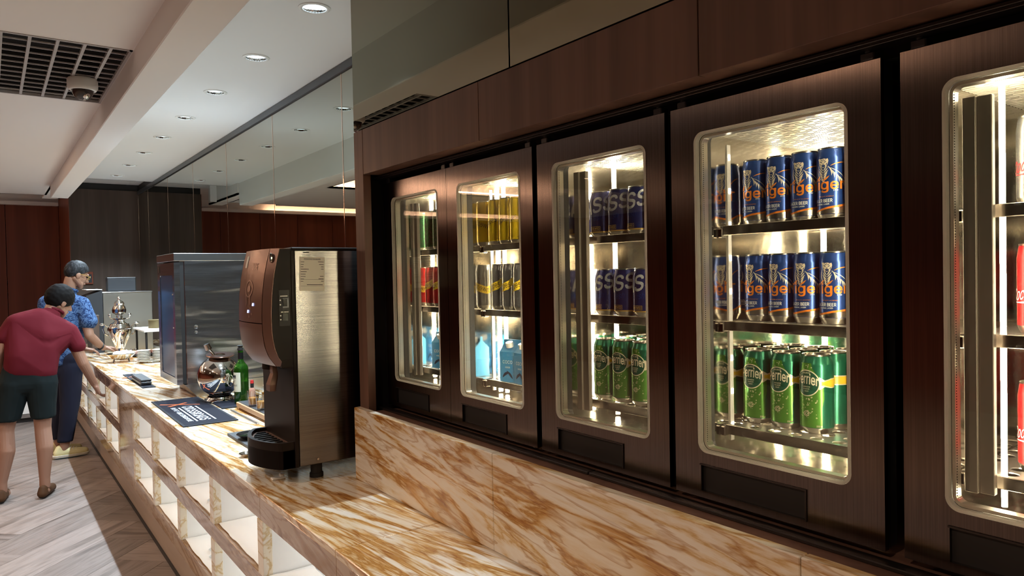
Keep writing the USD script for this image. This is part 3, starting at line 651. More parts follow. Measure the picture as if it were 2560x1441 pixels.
def art_perrier():
    P = lambda *a: [(x * mm, y * mm) for x, y in a]
    bottle = Polygon(P((-9, 131), (9, 131), (11, 121), (15, 114), (24, 103), (30, 87), (31, 66), (27, 50), (27, 12.5), (-27, 12.5), (-27, 50), (-31, 66), (-30, 87), (-24, 103), (-15, 114), (-11, 121)))
    oval = affinity.scale(Point(0, 0).buffer(1, 24), 23.5 * mm, 24.5 * mm); oval = affinity.translate(oval, 0, 94 * mm)
    inner = affinity.translate(affinity.scale(Point(0, 0).buffer(1, 24), 21.6 * mm, 22.6 * mm), 0, 94 * mm)
    rnd = random.Random(3); dotsl = []
    for q in range(120):
        y = rnd.uniform(30, 130); x = rnd.gauss(0, 9 if y < 70 else 5)
        if inner.buffer(.003).contains(Point(x * mm, y * mm)) or abs(x) > 19: continue
        r = rnd.uniform(.5, 1.3) * mm; dotsl.append(Point(x * mm, y * mm).buffer(r, 3).difference(Point(x * mm, y * mm).buffer(r * .5, 3)))
    BAND0 = Polygon(P((-91, 93), (-45, 93), (-32, 90), (-22, 96), (-22, 72), (-32, 78), (-45, 75), (-91, 75))).union(Polygon(P((91, 93), (45, 93), (32, 90), (22, 96), (22, 72), (32, 78), (45, 75), (91, 75))))
    BAND1 = Polygon(P((-91, 91), (-45, 91), (-30, 87), (-26, 88), (-26, 80), (-30, 81), (-45, 77), (-91, 77))).union(Polygon(P((91, 91), (45, 91), (30, 87), (26, 88), (26, 80), (30, 81), (45, 77), (91, 77))))
    band, bandin = affinity.translate(BAND0, 0, 10 * mm), affinity.translate(BAND1, 0, 10 * mm)
    wd = text2('Perrier', 16.5 * mm, True, 0, 42 * mm)
    v = wd.vertices.copy(); v[:, 1] *= 1 + .12 * np.cos(v[:, 0] / .02 * 1.2); v[:, 1] -= (v[:, 0] / .02) ** 2 * .0030; wd.vertices = v
    wd = place2(wd, 0, 93 * mm, -.04)
    sm = [place2(text2('SOURCE', 2.8 * mm, True, 0, 15 * mm), 0, 111.5 * mm), place2(text2('VERG\u00c8ZE', 2.3 * mm, True, 0, 14 * mm), 0, 86 * mm), place2(text2('FRANCE', 2.3 * mm, True, 0, 12 * mm), 0, 82 * mm), place2(text2('1863', 2.3 * mm, True, 0, 8 * mm), 0, 78 * mm)]
    seal = Point(0, 0).buffer(5.2 * mm, 10).difference(Point(0, 0).buffer(4.2 * mm, 10))
    pet = [affinity.translate(Point(0, 0).buffer(1.1 * mm, 5), 2.6 * mm * math.cos(a), 2.6 * mm * math.sin(a)) for a in np.linspace(0, 2 * PI, 6)[:-1]]
    seal = affinity.translate(unary_union([seal] + pet), 0, 38 * mm)
    lab = [place2(text2('330 ml', 3 * mm, True, 0, 10 * mm), 22 * mm, 14 * mm)]
    barsb = []
    rb = random.Random(5)
    for q in range(24): barsb.append(sbox((78 + 0) * mm, (16 + q * 1.25) * mm, 100 * mm, (16 + q * 1.25 + rb.choice([.4, .6, .8])) * mm))
    for q in range(22): barsb.append(sbox((77 + q * 1.15) * mm, 62 * mm, (77 + q * 1.15 + .45) * mm, (62 + rb.uniform(40, 58)) * mm))
    return [('bottle_shape', 'can_lime', S(bottle), .0002), ('bubbles', 'ink_cream', S(*dotsl), .0004), ('band_edge', 'ink_cream', S(band), .0003), ('band', 'ink_yellow', S(bandin), .0005), ('oval_ring', 'ink_cream', S(oval), .0006), ('oval', 'ink_green', S(inner), .0008), ('wordmark', 'ink_cream', [wd], .0011), ('lettering', 'ink_cream', sm + lab + S(seal) , .0011), ('small_print', 'ink_grey', S(*barsb), .0004)]
def art_cass():
    wd = [place2(text2('CASS', 37 * mm, True, .28, 128 * mm), -13 * mm, 62 * mm, .20)]
    fr = [place2(text2('Fresh', 15 * mm, False, .35, 40 * mm), 0 * mm, 44 * mm, .12)]
    bx = sbox(-15 * mm, 17 * mm, 15 * mm, 28 * mm).difference(sbox(-14 * mm, 18 * mm, 14 * mm, 27 * mm))
    br = [place2(text2('BREWED', 6 * mm, True, 0, 25 * mm), 0, 19.5 * mm)]
    em = Point(-28 * mm, 48 * mm).buffer(6 * mm, 12).difference(Point(-28 * mm, 48 * mm).buffer(5 * mm, 12)).union(sbox(-37 * mm, 47.5 * mm, -19 * mm, 48.5 * mm))
    ring = sbox(-104 * mm, 11.5 * mm, 104 * mm, 15 * mm)
    return [('wordmark', 'ink_grey', wd, .0005), ('script', 'can_blue', fr, .0004), ('emblem', 'can_blue', S(em), .0004), ('stamp', 'ink_gold', S(bx) + br, .0005), ('foot_ring', 'ink_gold', S(ring), .0003)]
def art_schw(ink, band=None, leafs=False):
    out = []
    if band:
        p = Polygon([(-91 * mm, 62 * mm), (-35 * mm, 50 * mm), (20 * mm, 66 * mm), (40 * mm, 88 * mm), (91 * mm, 70 * mm), (91 * mm, 90 * mm), (40 * mm, 108 * mm), (18 * mm, 92 * mm), (-35 * mm, 74 * mm), (-91 * mm, 84 * mm)])
        out.append(('band', band, S(p), .0003))
    out.append(('wordmark', ink, [place2(text2('Schweppes', 17 * mm, False, .12, 92 * mm), -18 * mm, 62 * mm, .30)], .0006))
    rb = random.Random(2)
    bars = [sbox(80 * mm, (30 + q * 1.6) * mm, 96 * mm, (30 + q * 1.6 + rb.choice([.5, .9])) * mm) for q in range(26)]
    out.append(('lettering', ink, S(*bars) + [place2(text2('330 ml', 4 * mm, True, 0, 12 * mm), 30 * mm, 18 * mm)], .0005))
    return out
def art_leaf():
    L = []
    for a, c in ((0, 25), (-24, 30), (24, 28), (48, 25), (-48, 25)):
        for q in range(5):
            for sgn in (-1, 1):
                y = c + q * 17
                L.append(stroke([(a * mm, y * mm), ((a + sgn * 8) * mm, (y + 6) * mm), ((a + sgn * 11) * mm, (y + 15) * mm)], 6 * mm))
    return [('leaf_print', 'ink_leaf', S(*L), .0004)]
def art_cola(ink):
    w_ = [place2(text2('Coca-Cola', 19 * mm, False, .42, 80 * mm), 0, 58 * mm, .16)]
    sw = stroke([(-34 * mm, 52 * mm), (0, 47 * mm), (30 * mm, 60 * mm), (48 * mm, 62 * mm)], 3.5 * mm)
    rb = random.Random(4)
    bars = [sbox((86 + q * .9) * mm, 20 * mm, (86 + q * .9 + .4) * mm, 46 * mm) for q in range(16)]
    return [('script', ink, w_ + S(sw), .0005), ('small_print', ink, S(*bars), .0005)]
ORD = ['first', 'second', 'third', 'fourth', 'fifth', 'sixth', 'seventh', 'eighth']
FN = ['leftmost fridge', 'second fridge', 'third fridge', 'fourth fridge', 'nearest fridge']
SN = ['top shelf', 'middle shelf', 'bottom shelf']
protos = {}
KIND = {
    'tiger': ('beer_can', 'bright blue beer can with orange lettering', 'beer can', .029, .146, 'can_blue', art_tiger),
    'perrier': ('water_can', 'green sparkling water can with oval emblem', 'water can', .033, .162, 'can_green', art_perrier),
    'cass': ('lager_can', 'dark blue can with big grey letters', 'beer can', .033, .122, 'can_dblue', art_cass),
    'yellow': ('tonic_can', 'plain yellow soft drink can', 'soda can', .029, .146, 'can_yellow', lambda: art_schw('ink_black')),
    'silver': ('soda_can', 'silver soft drink can with yellow swoosh', 'soda can', .029, .146, 'can_silver', lambda: art_schw('ink_black', 'ink_yellow')),
    'red': ('red_soda_can', 'red soft drink can with yellow swoosh', 'soda can', .029, .146, 'can_red', lambda: art_schw('ink_black', 'ink_yellow')),
    'green': ('leaf_can', 'dark green can with leaf print', 'soda can', .029, .146, 'can_dgreen', art_leaf),
    'cola': ('cola_can', 'red cola can with white script', 'cola can', .029, .146, 'can_red', lambda: art_cola('ink_white')),
    'diet': ('diet_cola_can', 'silver cola can with red script', 'cola can', .029, .146, 'can_silver', lambda: art_cola('ink_red')),
}
rr = random.Random(11)
def put(kind, k, s_, n, row, x, y, z, yaw):
    name, lab, cat, R, Hc, mat, art = KIND[kind]
    if row == 0:
        label = '%s, %s from left, front row, %s, %s' % (lab, ORD[n], SN[s_], FN[k]); grp = '%s, %s of %s' % (cat + 's', SN[s_], FN[k])
    else:
        label = '%s, %s row, %s from left, %s, %s' % (lab, ORD[row], ORD[n], SN[s_], FN[k]); grp = 'cans behind the front row, %s of %s' % (SN[s_], FN[k])
    if kind not in protos: protos[kind] = make_can(name, label, cat, R, Hc, mat, art(), (x, y, z), yaw, grp)
    else: dup(protos[kind], (x, y, z), yaw, label, grp)
def fill(kind, k, s_, cols, rows, x0, first, pitch=None):
    R = KIND[kind][3]; pitch = pitch or 2 * R + (.0026 if R > .03 else .0008)
    z = SHELVES[s_][0] + .0002
    for r in range(rows):
        for n in range(cols):
            y = DL[k] + first - n * pitch
            if y - R < DL[k] - DW + .031: continue
            if kind == 'perrier' and k == 3 and n == 3 and r == 0: continue
            put(kind, k, s_, n, r, x0 + r * (2 * R + .001) + (.019 if k < 3 and r else 0), y, z, rr.uniform(-11, 11) if r == 0 else (180 if n == 3 else rr.choice([0, 90, 180, 270])) + rr.uniform(-5, 5) * (.3 if R > .03 else 1))
fill('tiger', 3, 0, 6, 2, 1.372, -.075); fill('tiger', 3, 1, 6, 2, 1.372, -.078); fill('perrier', 3, 2, 5, 3, 1.374, -.074)
fill('cass', 2, 0, 5, 2, 1.335, -.084); fill('cass', 2, 1, 5, 2, 1.335, -.100); fill('perrier', 2, 2, 5, 3, 1.335, -.090)
fill('yellow', 1, 0, 6, 2, 1.325, -.071); fill('silver', 1, 1, 6, 2, 1.325, -.082)
fill('green', 0, 0, 6, 2, 1.335, -.085); fill('red', 0, 1, 6, 2, 1.335, -.078)
fill('diet', 4, 0, 3, 2, 1.372, -.125); fill('cola', 4, 1, 3, 2, 1.372, -.125); fill('cola', 4, 2, 3, 2, 1.372, -.125)
# blue drink cartons with white screw caps
def carton(label, loc, rz, grp):
    t = thing('drink_carton', label, 'drink carton', loc, rz, grp)
    w_, d_, h_ = .033, .026, .118
    V = []
    for z, a, c in ((0, w_, d_), (h_ * .8, w_, d_), (h_, w_ * .98, .004), (h_ + .014, w_ * .98, .003)):
        V += [(-c, -a, z), (c, -a, z), (c, a, z), (-c, a, z)]
    F = [(0, 3, 2), (0, 2, 1)]
    for i in range(3):
        for a in range(4):
            b_ = (a + 1) % 4; F += [(i * 4 + a, i * 4 + b_, i * 4 + 4 + b_), (i * 4 + a, i * 4 + 4 + b_, i * 4 + 4 + a)]
    F += [(12, 13, 14), (12, 14, 15)]
    m = trimesh.Trimesh(V, F, process=False); m.fix_normals(); B().add(m).build('body', M['carton_blue'], t, smooth=False)
    B().cyl((-.012, 0, h_ * .93), (-.017, 0, h_ * 1.06), .012, 16).build('cap', M['white'], t)
    q = [place2(text2('coco', 14 * mm, False, 0, 40 * mm), 0, 58 * mm), place2(text2('coco', 6 * mm, True, 0, 20 * mm), 0, 44 * mm)]
    m = trimesh.util.concatenate(q); m.apply_transform(faceX((-d_ - .0006, 0, 0))); B().add(m).build('wordmark', M['ink_white'], t, smooth=False)
    leaf = [stroke([(-20 * mm, 14 * mm), (-8 * mm, 26 * mm), (10 * mm, 30 * mm)], 9 * mm), stroke([(20 * mm, 12 * mm), (10 * mm, 24 * mm), (-4 * mm, 36 * mm)], 8 * mm)]
    m = sheet(unary_union(leaf)); m.apply_transform(faceX((-d_ - .0006, 0, 0))); B().add(m).build('leaf_print', M['ink_navy'], t, smooth=False)
    m = sheet(unary_union([sbox(-.020, .02, .020, .085)])); m.apply_transform(frame((1, 0, 0), (0, 0, 1), (0, -1, 0), (0, -w_ - .0006, 0))); B().add(m).build('side_panel', M['ink_white'], t, smooth=False)
    return t
cp = None
for k, xs in ((1, 1.33), (0, 1.34)):
    for r in range(2):
        for n in range(4):
            lab = 'bright blue carton with white cap, %s from left, front row, bottom shelf, %s' % (ORD[n], FN[k]) if r == 0 else 'bright blue carton, second row, %s from left, bottom shelf, %s' % (ORD[n], FN[k])
            loc = (xs + r * .086, DL[k] - .135 - n * .072, SHELVES[2][0] + .0002); yaw = rr.uniform(-6, 6) + (18 if (k, r, n) in ((1, 0, 0), (0, 0, 0)) else 0)
            grp = 'cartons on the bottom shelf of the ' + FN[k]
            if cp is None: cp = carton(lab, loc, yaw, grp)
            else: dup(cp, loc, yaw, lab, grp)

# ================================================================== ICE MACHINE
MY0, MY1 = 2.52, 2.87
t = thing('ice_dispenser', 'tall steel and brown countertop ice dispenser with a curved front', 'ice machine', (1.18, 2.69, ZCT))
bw = lambda b, n, m, s=False, p=None, **k: b.build(n, M[m] if isinstance(m, str) else m, t if p is None else p, smooth=s, w=p is None, **k)
bw(B().box(.886, 1.50, MY0, MY1, .956, 1.742, .003), 'side_casing', 'ice_steel')
bw(B().box(.876, 1.503, MY0 - .002, MY1 + .002, 1.742, 1.752, .003), 'top_cover', 'brown_plastic')
bw(B().box(.872, .8865, MY0 - .002, MY1 + .002, .956, 1.742, .002), 'corner_post', 'brown_plastic')
ZP = np.array([1.748, 1.70, 1.65, 1.58, 1.51, 1.45, 1.40, 1.36, 1.325]); XP = np.array([.812, .799, .789, .780, .776, .777, .783, .797, .822])
def shell(y0, y1, dx0, dx1, z0, z1, back, nz=14):
    zz = np.linspace(z1, z0, nz); xf = np.interp(-zz, -ZP, XP)
    V = []; F = []
    for z, x in zip(zz, xf): V += [(x + dx0, y0, z), (x + dx1, y1, z), (back, y1, z), (back, y0, z)]
    for i in range(nz - 1):
        for a in range(4):
            b_ = (a + 1) % 4; F += [(i * 4 + a, i * 4 + b_, i * 4 + 4 + b_), (i * 4 + a, i * 4 + 4 + b_, i * 4 + 4 + a)]
    F += [(0, 3, 2), (0, 2, 1), (nz * 4 - 4, nz * 4 - 3, nz * 4 - 2), (nz * 4 - 4, nz * 4 - 2, nz * 4 - 1)]
    m = trimesh.Trimesh(V, F, process=False); m.fix_normals(); return m
bw(B().add(shell(MY0 + .001, MY0 + .030, .022, .0, 1.325, 1.748, .872)), 'edge_strip', 'rose_plastic', 40)
bw(B().add(shell(MY0, MY0 + .0035, .0245, .0225, 1.327, 1.746, .872)).box(.832, .872, MY0 - .001, MY0 + .03, 1.32, 1.35, .002), 'side_cheek', 'brown_plastic', 40)
def bulge(z0, z1, nz=12, ny=12):
    zz = np.linspace(z1, z0, nz); yy = np.linspace(MY0 + .037, MY1 - .03, ny); xf = np.interp(-zz, -ZP, XP); V = []; F = []
    for z, x in zip(zz, xf):
        for y in yy: V.append((x - bul(y), y, z))
        for y in yy[::-1]: V.append((.866, y, z))
    n = 2 * ny
    for i in range(nz - 1):
        for a in range(n): b_ = (a + 1) % n; F += [(i * n + a, i * n + b_, i * n + n + b_), (i * n + a, i * n + n + b_, i * n + n + a)]
    for i in (0, nz - 1):
        for a in range(ny - 1): F += [(i * n + a, i * n + a + 1, i * n + n - 2 - a), (i * n + a, i * n + n - 2 - a, i * n + n - 1 - a)]
    m = trimesh.Trimesh(V, F, process=False); m.fix_normals(); return m
def bul(y): return .010 * np.sin(PI * np.clip((y - MY0 - .037) / (MY1 - MY0 - .067), 0, 1))
bw(B().add(bulge(1.482, 1.748)), 'front_cover', 'rose_plastic', 40)
bw(B().add(bulge(1.325, 1.479)), 'lower_cover', 'rose_plastic', 40)
bw(B().add(shell(MY0 + .03, MY1 - .004, .012, .012, 1.33, 1.745, .872)), 'head_core', 'black', 40)
bw(B().add(shell(MY1 - .028, MY1, .0, .03, 1.325, 1.746, .872)), 'far_edge_strip', 'rose_plastic', 40)
c = (.803, MY0 + .016, 1.712)
oval = lambda a, b_: affinity.scale(Point(0, 0).buffer(1, 20), a, b_)
Fm = faceX((.8105, MY0 + .016, 1.715))
m = extr(oval(.0075, .017).difference(oval(.0055, .0145)), .005); m.apply_transform(Fm); bw(B().add(m), 'badge_ring', 'silver')
m = extr(oval(.0055, .0145), .0035); m.apply_transform(Fm); bw(B().add(m), 'badge_plate', 'black')
def on_front(m2, y, z, off=.0015):
    """flat print bent to the curved front cover"""
    v, f = trimesh.remesh.subdivide_to_size(np.array(m2.vertices), np.array(m2.faces), .012)
    yy = y - v[:, 0]; zz = z + v[:, 1]
    x = np.interp(-zz, -ZP, XP) - bul(yy) - off
    return trimesh.Trimesh(np.c_[x, yy, zz], f, process=False)
ring = unary_union([oval(.040, .032).difference(oval(.034, .027)), oval(.018, .012), stroke([(-.03, -.02), (-.02, -.05), (-.028, -.062)], .01), stroke([(.01, -.02), (.02, -.045), (.012, -.06)], .01)])
bw(B().add(on_front(sheet(ring), MY0 + .165, 1.605)), 'emblem', 'rose_mark')
bw(B().add(on_front(text2('ICE', .022, True), MY0 + .13, 1.675)), 'wordmark', 'rose_mark')
bw(B().add(on_front(sheet(sbox(-.016, -.022, .016, .022)), MY0 + .245, 1.705)), 'sticker', 'paper')
for yy, zz in ((MY0 + .115, 1.548), (MY0 + .165, 1.522)): bw(B().add(on_front(sheet(sbox(-.006, -.0055, .006, .0055)), yy, zz)), 'indicator', 'blue_led')
for yy, zz in ((MY0 + .14, 1.533), (MY0 + .125, 1.513), (MY0 + .15, 1.503)): bw(B().add(on_front(sheet(sbox(-.005, -.004, .005, .004)), yy, zz)), 'button', 'rose_mark')
# side switch plate
FY = lambda x, z, y=MY0 - .0005: faceY((x, y, z))
for nm, poly, x, z, mt, th in (('switch_plate', sbox(-.019, -.064, .019, .064), .846, 1.535, 'black', .001), ('switch_frame', sbox(-.011, -.017, .011, .017), .850, 1.553, 'gunmetal', .003), ('rocker', sbox(-.008, -.013, .007, .013), .848, 1.554, 'black_gloss', .005), ('rocker', sbox(-.011, -.013, .008, .013), .849, 1.503, 'black_gloss', .004)):
    m = extr(poly, th); m.apply_transform(FY(x, z)); bw(B().add(m), nm, mt)
pr = [sbox(-.015, .041, .012, .044), sbox(-.013, -.016, -.004, -.0125), sbox(-.002, -.016, .014, -.0125)] + [Point(-.0145, q).buffer(.0026, 6) for q in (.028, .012, -.027, -.041)]
m = sheet(unary_union(pr)); m.apply_transform(FY(.846, 1.535, MY0 - .002)); bw(B().add(m), 'switch_print', 'ink_white')
# paper notice
nt = extr(sbox(-.047, -.062, .047, .062), .0004); nt.apply_transform(frame((math.cos(.03), 0, -math.sin(.03)), (math.sin(.03), 0, math.cos(.03)), (0, -1, 0), (.951, MY0 - .0008, 1.655))); nn = bw(B().add(nt), 'notice', 'paper')
lines = [place2(text2('HOSHIZAKI ICE MAKER', .0052, True, 0, .062), 0, .051)]
rl = random.Random(8); pl = []
for q in range(9):
    y = .042 - q * .0088
    pl.append(sbox(-.043, y, -.043 + rl.uniform(.008, .030), y + .0016)); x1 = .043
    if q not in (4, 5): pl.append(sbox(x1 - rl.uniform(.006, .022), y + .001, x1, y + .0026))
pl += [sbox(-.043, -.021, .043, -.0203), sbox(-.02, -.041, .04, -.039), sbox(-.043, -.045, .043, -.0444)]
m = trimesh.util.concatenate(lines + [sheet(unary_union(pl))]); m.apply_transform(frame((math.cos(.03), 0, -math.sin(.03)), (math.sin(.03), 0, math.cos(.03)), (0, -1, 0), (.951, MY0 - .0016, 1.655)))
mv = m.copy(); mv.apply_translation(-np.array(LOC[str(t.GetPath())])); B().add(mv).build('notice_print', M['ink'], nn, smooth=False)
m = sheet(unary_union([sbox(-.011, .0, .011, .004), sbox(-.018, -.006, .018, -.0045), sbox(-.014, -.010, .014, -.0085)])); m.apply_transform(FY(.93, 1.731, MY0 - .0012)); bw(B().add(m), 'maker_print', 'ink')
# dispensing bay
bw(B().box(.874, .8865, MY0, MY1, 1.05, 1.33), 'bay_back', 'tray_black')
b = B(); L_ = [(.838, 2.64, 1.312), (.842, 2.64, 1.285), (.828, 2.64, 1.238)]
P3 = [trimesh.creation.box((.018, .038, .020)) for _ in L_]
for q, (p, sc) in enumerate(zip(L_, (.8, .9, 1.15))): P3[q].apply_scale(sc); P3[q].apply_translation(p)
b.add(trimesh.convex.convex_hull(np.vstack([P3[0].vertices, P3[1].vertices]))).add(trimesh.convex.convex_hull(np.vstack([P3[1].vertices, P3[2].vertices])))
bw(b, 'dispense_lever', 'rose_plastic')
b = B().cyl((.845, 2.69, 1.335), (.84, 2.69, 1.30), .030, 20, .026); bw(b, 'ice_chute', 'brown_plastic', 35)
pts = [(.886, MY0 + .012), (.83, MY0 + .012)] + [(.83 - .060 * math.sin(PI * q / 40) ** .8, MY0 + .012 + q * (MY1 - MY0 - .024) / 40) for q in range(1, 40)] + [(.83, MY1 - .012), (.886, MY1 - .012)]
outer = Polygon(pts).buffer(.006).intersection(sbox(.5, 2, .886, 3)); inner = outer.buffer(-.014)
bw(B().add(extr(outer.difference(inner), .095, .955)).add(extr(outer, .066, .955)), 'drip_tray', 'brown_plastic', 30)
for q in range(9):
    y = MY0 + .045 + q * .033; g = inner.intersection(sbox(.5, y, .9, y + .014))
    if g.area > 1e-5: bw(B().add(extr(g, .006, 1.030)), 'grate_bar', 'tray_black')
bw(B().add(extr(inner.intersection(sbox(.5, MY0, .9, MY1)).difference(inner.buffer(-.008)), .008, 1.0285)), 'grate_rim', 'rose_plastic')
for x, y in ((.965, MY0 + .045), (1.43, MY0 + .045), (.965, MY1 - .045), (1.43, MY1 - .045)):
    bw(B().cyl((x, y, ZCT), (x, y, .957), .021, 20).cyl((x, y, ZCT), (x, y, .915), .025, 20), 'foot', 'rubber', 35)
bw(B().cyl((.955, MY0 + .0, .975), (.955, MY0 - .003, .975), .004, 12), 'screw', 'silver', 35)
# ================================================================== STEEL CABINET WITH GLASS DOOR
OY0, OY1 = 4.80, 5.335
t = thing('glass_door_cabinet', 'polished steel countertop cabinet with a blue tinted glass door, behind the metal globe', 'cabinet', (1.2, 5.07, ZCT))
b = B().box(.985, 1.50, OY0, OY1, .985, 1.79, .004); V = np.array([(1.045, y, ZCT + .0005) for y in (OY0, OY1)] + [(1.50, y, ZCT + .0005) for y in (OY0, OY1)] + [(.972, y, .985) for y in (OY0, OY1)] + [(1.50, y, .985) for y in (OY0, OY1)])
bw(b, 'casing', 'oven_steel'); bw(B().add(trimesh.convex.convex_hull(V)), 'base', 'steel')
bw(B().box(.925, 1.503, OY0 - .003, OY1 + .003, 1.762, 1.813, .004), 'top_cover', 'steel')
bw(B().box(.962, .986, OY0 + .006, OY1 - .006, .99, 1.76), 'gasket', 'black')
dr = bw(B().add(extX(sbox(OY0, .988, OY1, 1.755).difference(rrect(OY0 + .055, OY1 - .075, 1.03, 1.675, .01)), .928, .962)), 'door', 'oven_steel')
loc = np.array(LOC[str(t.GetPath())])
def sub(b_, nm, mt, par):
    for m in b_.m: m.apply_translation(-loc)
    return b_.build(nm, M[mt], par, smooth=False)
sub(B().add(extX(rrect(OY0 + .054, OY1 - .074, 1.031, 1.676, .01), .932, .950)), 'door_glass', 'blue_glass', dr)
sub(B().box(.9265, .930, OY1 - .085, OY1 - .025, 1.695, 1.738), 'pull_recess', 'black', dr)
for z in (1.55, 1.34): sub(B().box(.9255, .931, OY0 + .048, OY0 + .062, z, z + .008), 'clip', 'white', dr)
for (x, z, r) in ((1.047, 1.345, .013), (1.047, 1.312, .010)): bw(B().add(lathe([(r, 0), (r * .9, .002), (r * .45, .0005), (0, .0002)], n=20).apply_transform(faceY((x, OY0 - .0003, z)))), 'rivet', 'steel', 40)
# ================================================================== THINGS ON THE COUNTER
def mat_thing(label, x0, x1, y0, y1, sk=0, word=True):
    t = thing('bar_mat', label, 'bar mat', ((x0 + x1) / 2, (y0 + y1) / 2, ZCT), sk)
    hx, hy = (x1 - x0) / 2, (y1 - y0) / 2
    B().box(-hx, hx, -hy, hy, .0002, .0040, .001).build('pad', M['mat'], t, smooth=False)
    o = sbox(-hx, -hy, hx, hy); B().add(extr(o.difference(sbox(-hx + .012, -hy + .012, hx - .012, hy - .012)), .0022, .0025)).build('rim', M['mat_edge'], t, smooth=False)
    F = frame((0, -1, 0), (1, 0, 0), (0, 0, 1), (0, 0, .0042))      # reads along -Y
    if word:
        m = trimesh.util.concatenate([place2(text2('CROSSROADS', .054, True, 0, .50), .098, -.026), sheet(sbox(-.13, .042, .36, .051)), sheet(sbox(-.13, -.048, .36, -.039)), place2(text2('BUFFET-BAR SINGAPORE', .024, True, 0, .49), .10, -.084)])
        m.apply_transform(F); B().add(m).build('wordmark', M['mat_white'], t, smooth=False)
    cr = unary_union([stroke([(-.310, -.112), (-.242, -.018), (-.170, .080)], .020, .012), stroke([(-.203, -.083), (-.245, -.028), (-.290, .030)], .022, .016)])
    m = sheet(cr); m.apply_transform(F); B().add(m).build('emblem', M['mat_orange'], t, smooth=False)
    return t
mat_thing('navy bar mat with white lettering and orange strokes in front of the metal globe', .772, 1.040, 3.853, 4.79, -.6)
mat_thing('dark navy bar mat under a grey box in front of the glass door cabinet', .835, .918, 5.46, 6.36, 0, False)
t = thing('bar_mat', 'small plain dark mat under the metal globe and the wine bottle', 'bar mat', (1.19, 4.46, ZCT)); B().box(-.135, .135, -.21, .21, .0002, .006, .0015).build('pad', M['mat'], t, smooth=False); B().box(-.14, .14, -.215, -.208, .0002, .0075, .001).build('rim', M['mat_edge'], t, smooth=False)
t = thing('card_box', 'flat grey box lying on the dark mat beside the glass door cabinet', 'box', (.877, 5.78, ZCT + .0055)); B().box(-.036, .036, -.20, .20, 0, .026, .006).build('base', M['gunmetal'], t, smooth=False); B().box(-.036, .036, -.20, .20, .0265, .040, .004).build('lid', M['slate'], t, smooth=False)
# globe
t = thing('metal_globe', 'polished metal globe wine cooler with a sloping rim and ring handle', 'wine cooler', (1.115, 4.54, ZCT + .0062))
pr = [(0, .004), (.078, .004), (.086, .0), (.088, .006), (.076, .014), (.070, .026)]; B().add(lathe(pr, n=48)).build('stand', M['silver'], t, smooth=40)
pr = [(.062, .030)] + [(.126 * math.cos(a), .150 + .126 * math.sin(a)) for a in np.linspace(-1.03, 1.22, 26)] + [(.030, .255), (.0, .245)]
B().add(lathe(pr, n=56)).build('bowl', M['silver'], t, smooth=60)
M['copper'] = plain('copper', (.20, .105, .075), .25, .9)
m = lathe([(.030, 0), (.080, .0), (.082, .004), (.080, .007), (.030, .007), (.030, 0)], n=40); m.apply_transform(trimesh.transformations.rotation_matrix(math.radians(7), (1, 0, 0))); m.apply_translation((.005, -.01, .274)); B().add(m).build('rim', M['copper'], t, smooth=40)
B().tube([(.03 + .03 * math.cos(a) * .6, -.128 - .006, .13 + .035 * math.sin(a)) for a in np.linspace(0, 2 * PI, 25)], .0032).build('ring_handle', M['silver'], t)
t = thing('ice_scoop', 'chromed scoop handle standing up out of the metal globe', 'scoop', (1.075, 4.53, ZCT + .292)); B().cyl((.02, 0, -.018), (-.02, 0, .035), .009, 16).build('shaft', M['silver'], t); B().cyl((-.018, 0, .030), (-.032, 0, .062), .020, 20, .017).build('grip', M['silver'], t)
# wine bottle
def bottle_prof(R, Hs, Hn, rn): return [(0, .006), (R * .7, .002), (R * .94, .0), (R, .006), (R, Hs)] + [(rn + (R - rn) * .5 * (1 + math.cos(a)), Hs + (Hn - Hs) * .62 * a / PI) for a in np.linspace(.2, PI, 8)] + [(rn, Hn), (rn + .0015, Hn + .001), (rn + .0015, Hn + .012), (rn, Hn + .013), (0, Hn + .013)]
def winebottle(label, loc, lab=True):
    t = thing('wine_bottle', label, 'wine bottle', loc)
    B().add(lathe(bottle_prof(.041, .205, .300, .0135), n=40)).build('bottle', M['green_glass'], t, smooth=50)
    B().add(lathe([(0, .007), (.037, .006), (.0395, .01), (.0395, .125), (0, .125)], n=32)).build('wine', M['dark_wine'], t, smooth=40)
    B().add(lathe([(.0142, .262), (.0150, .264), (.0150, .300), (.0142, .301)], n=24)).build('foil', M['black_gloss'], t, smooth=40)
    B().add(lathe([(.0135, .312), (.018, .316), (.017, .326), (.011, .330), (.015, .338), (.019, .342), (.0, .346)], n=24)).build('stopper', M['black'], t, smooth=40)
    if lab:
        B().add(wrap(sheet(sbox(-.044, .072, .050, .186)), .0413, .0005, .008)).build('label', M['label_cream'], t, smooth=True)
        pr = [place2(text2('RMONT', .0105, False, 0, .05), .006, .104), sheet(unary_union([sbox(-.012, .150, .022, .170).difference(sbox(-.009, .153, .019, .156))] + [sbox(-.022, .140 - q * .006, .020 - q * .004, .1415 - q * .006) for q in range(3)] + [sbox(-.02, .088 - q * .006, .008, .0895 - q * .006) for q in range(2)]))]
        B().add(trimesh.util.concatenate([wrap(p_, .0413, .0011, .008) for p_ in pr])).build('label_print', M['slate'], t, smooth=True)
    return t
winebottle('open green wine bottle with a cream label and black stopper beside the globe', (1.19, 4.345, ZCT + .0063))
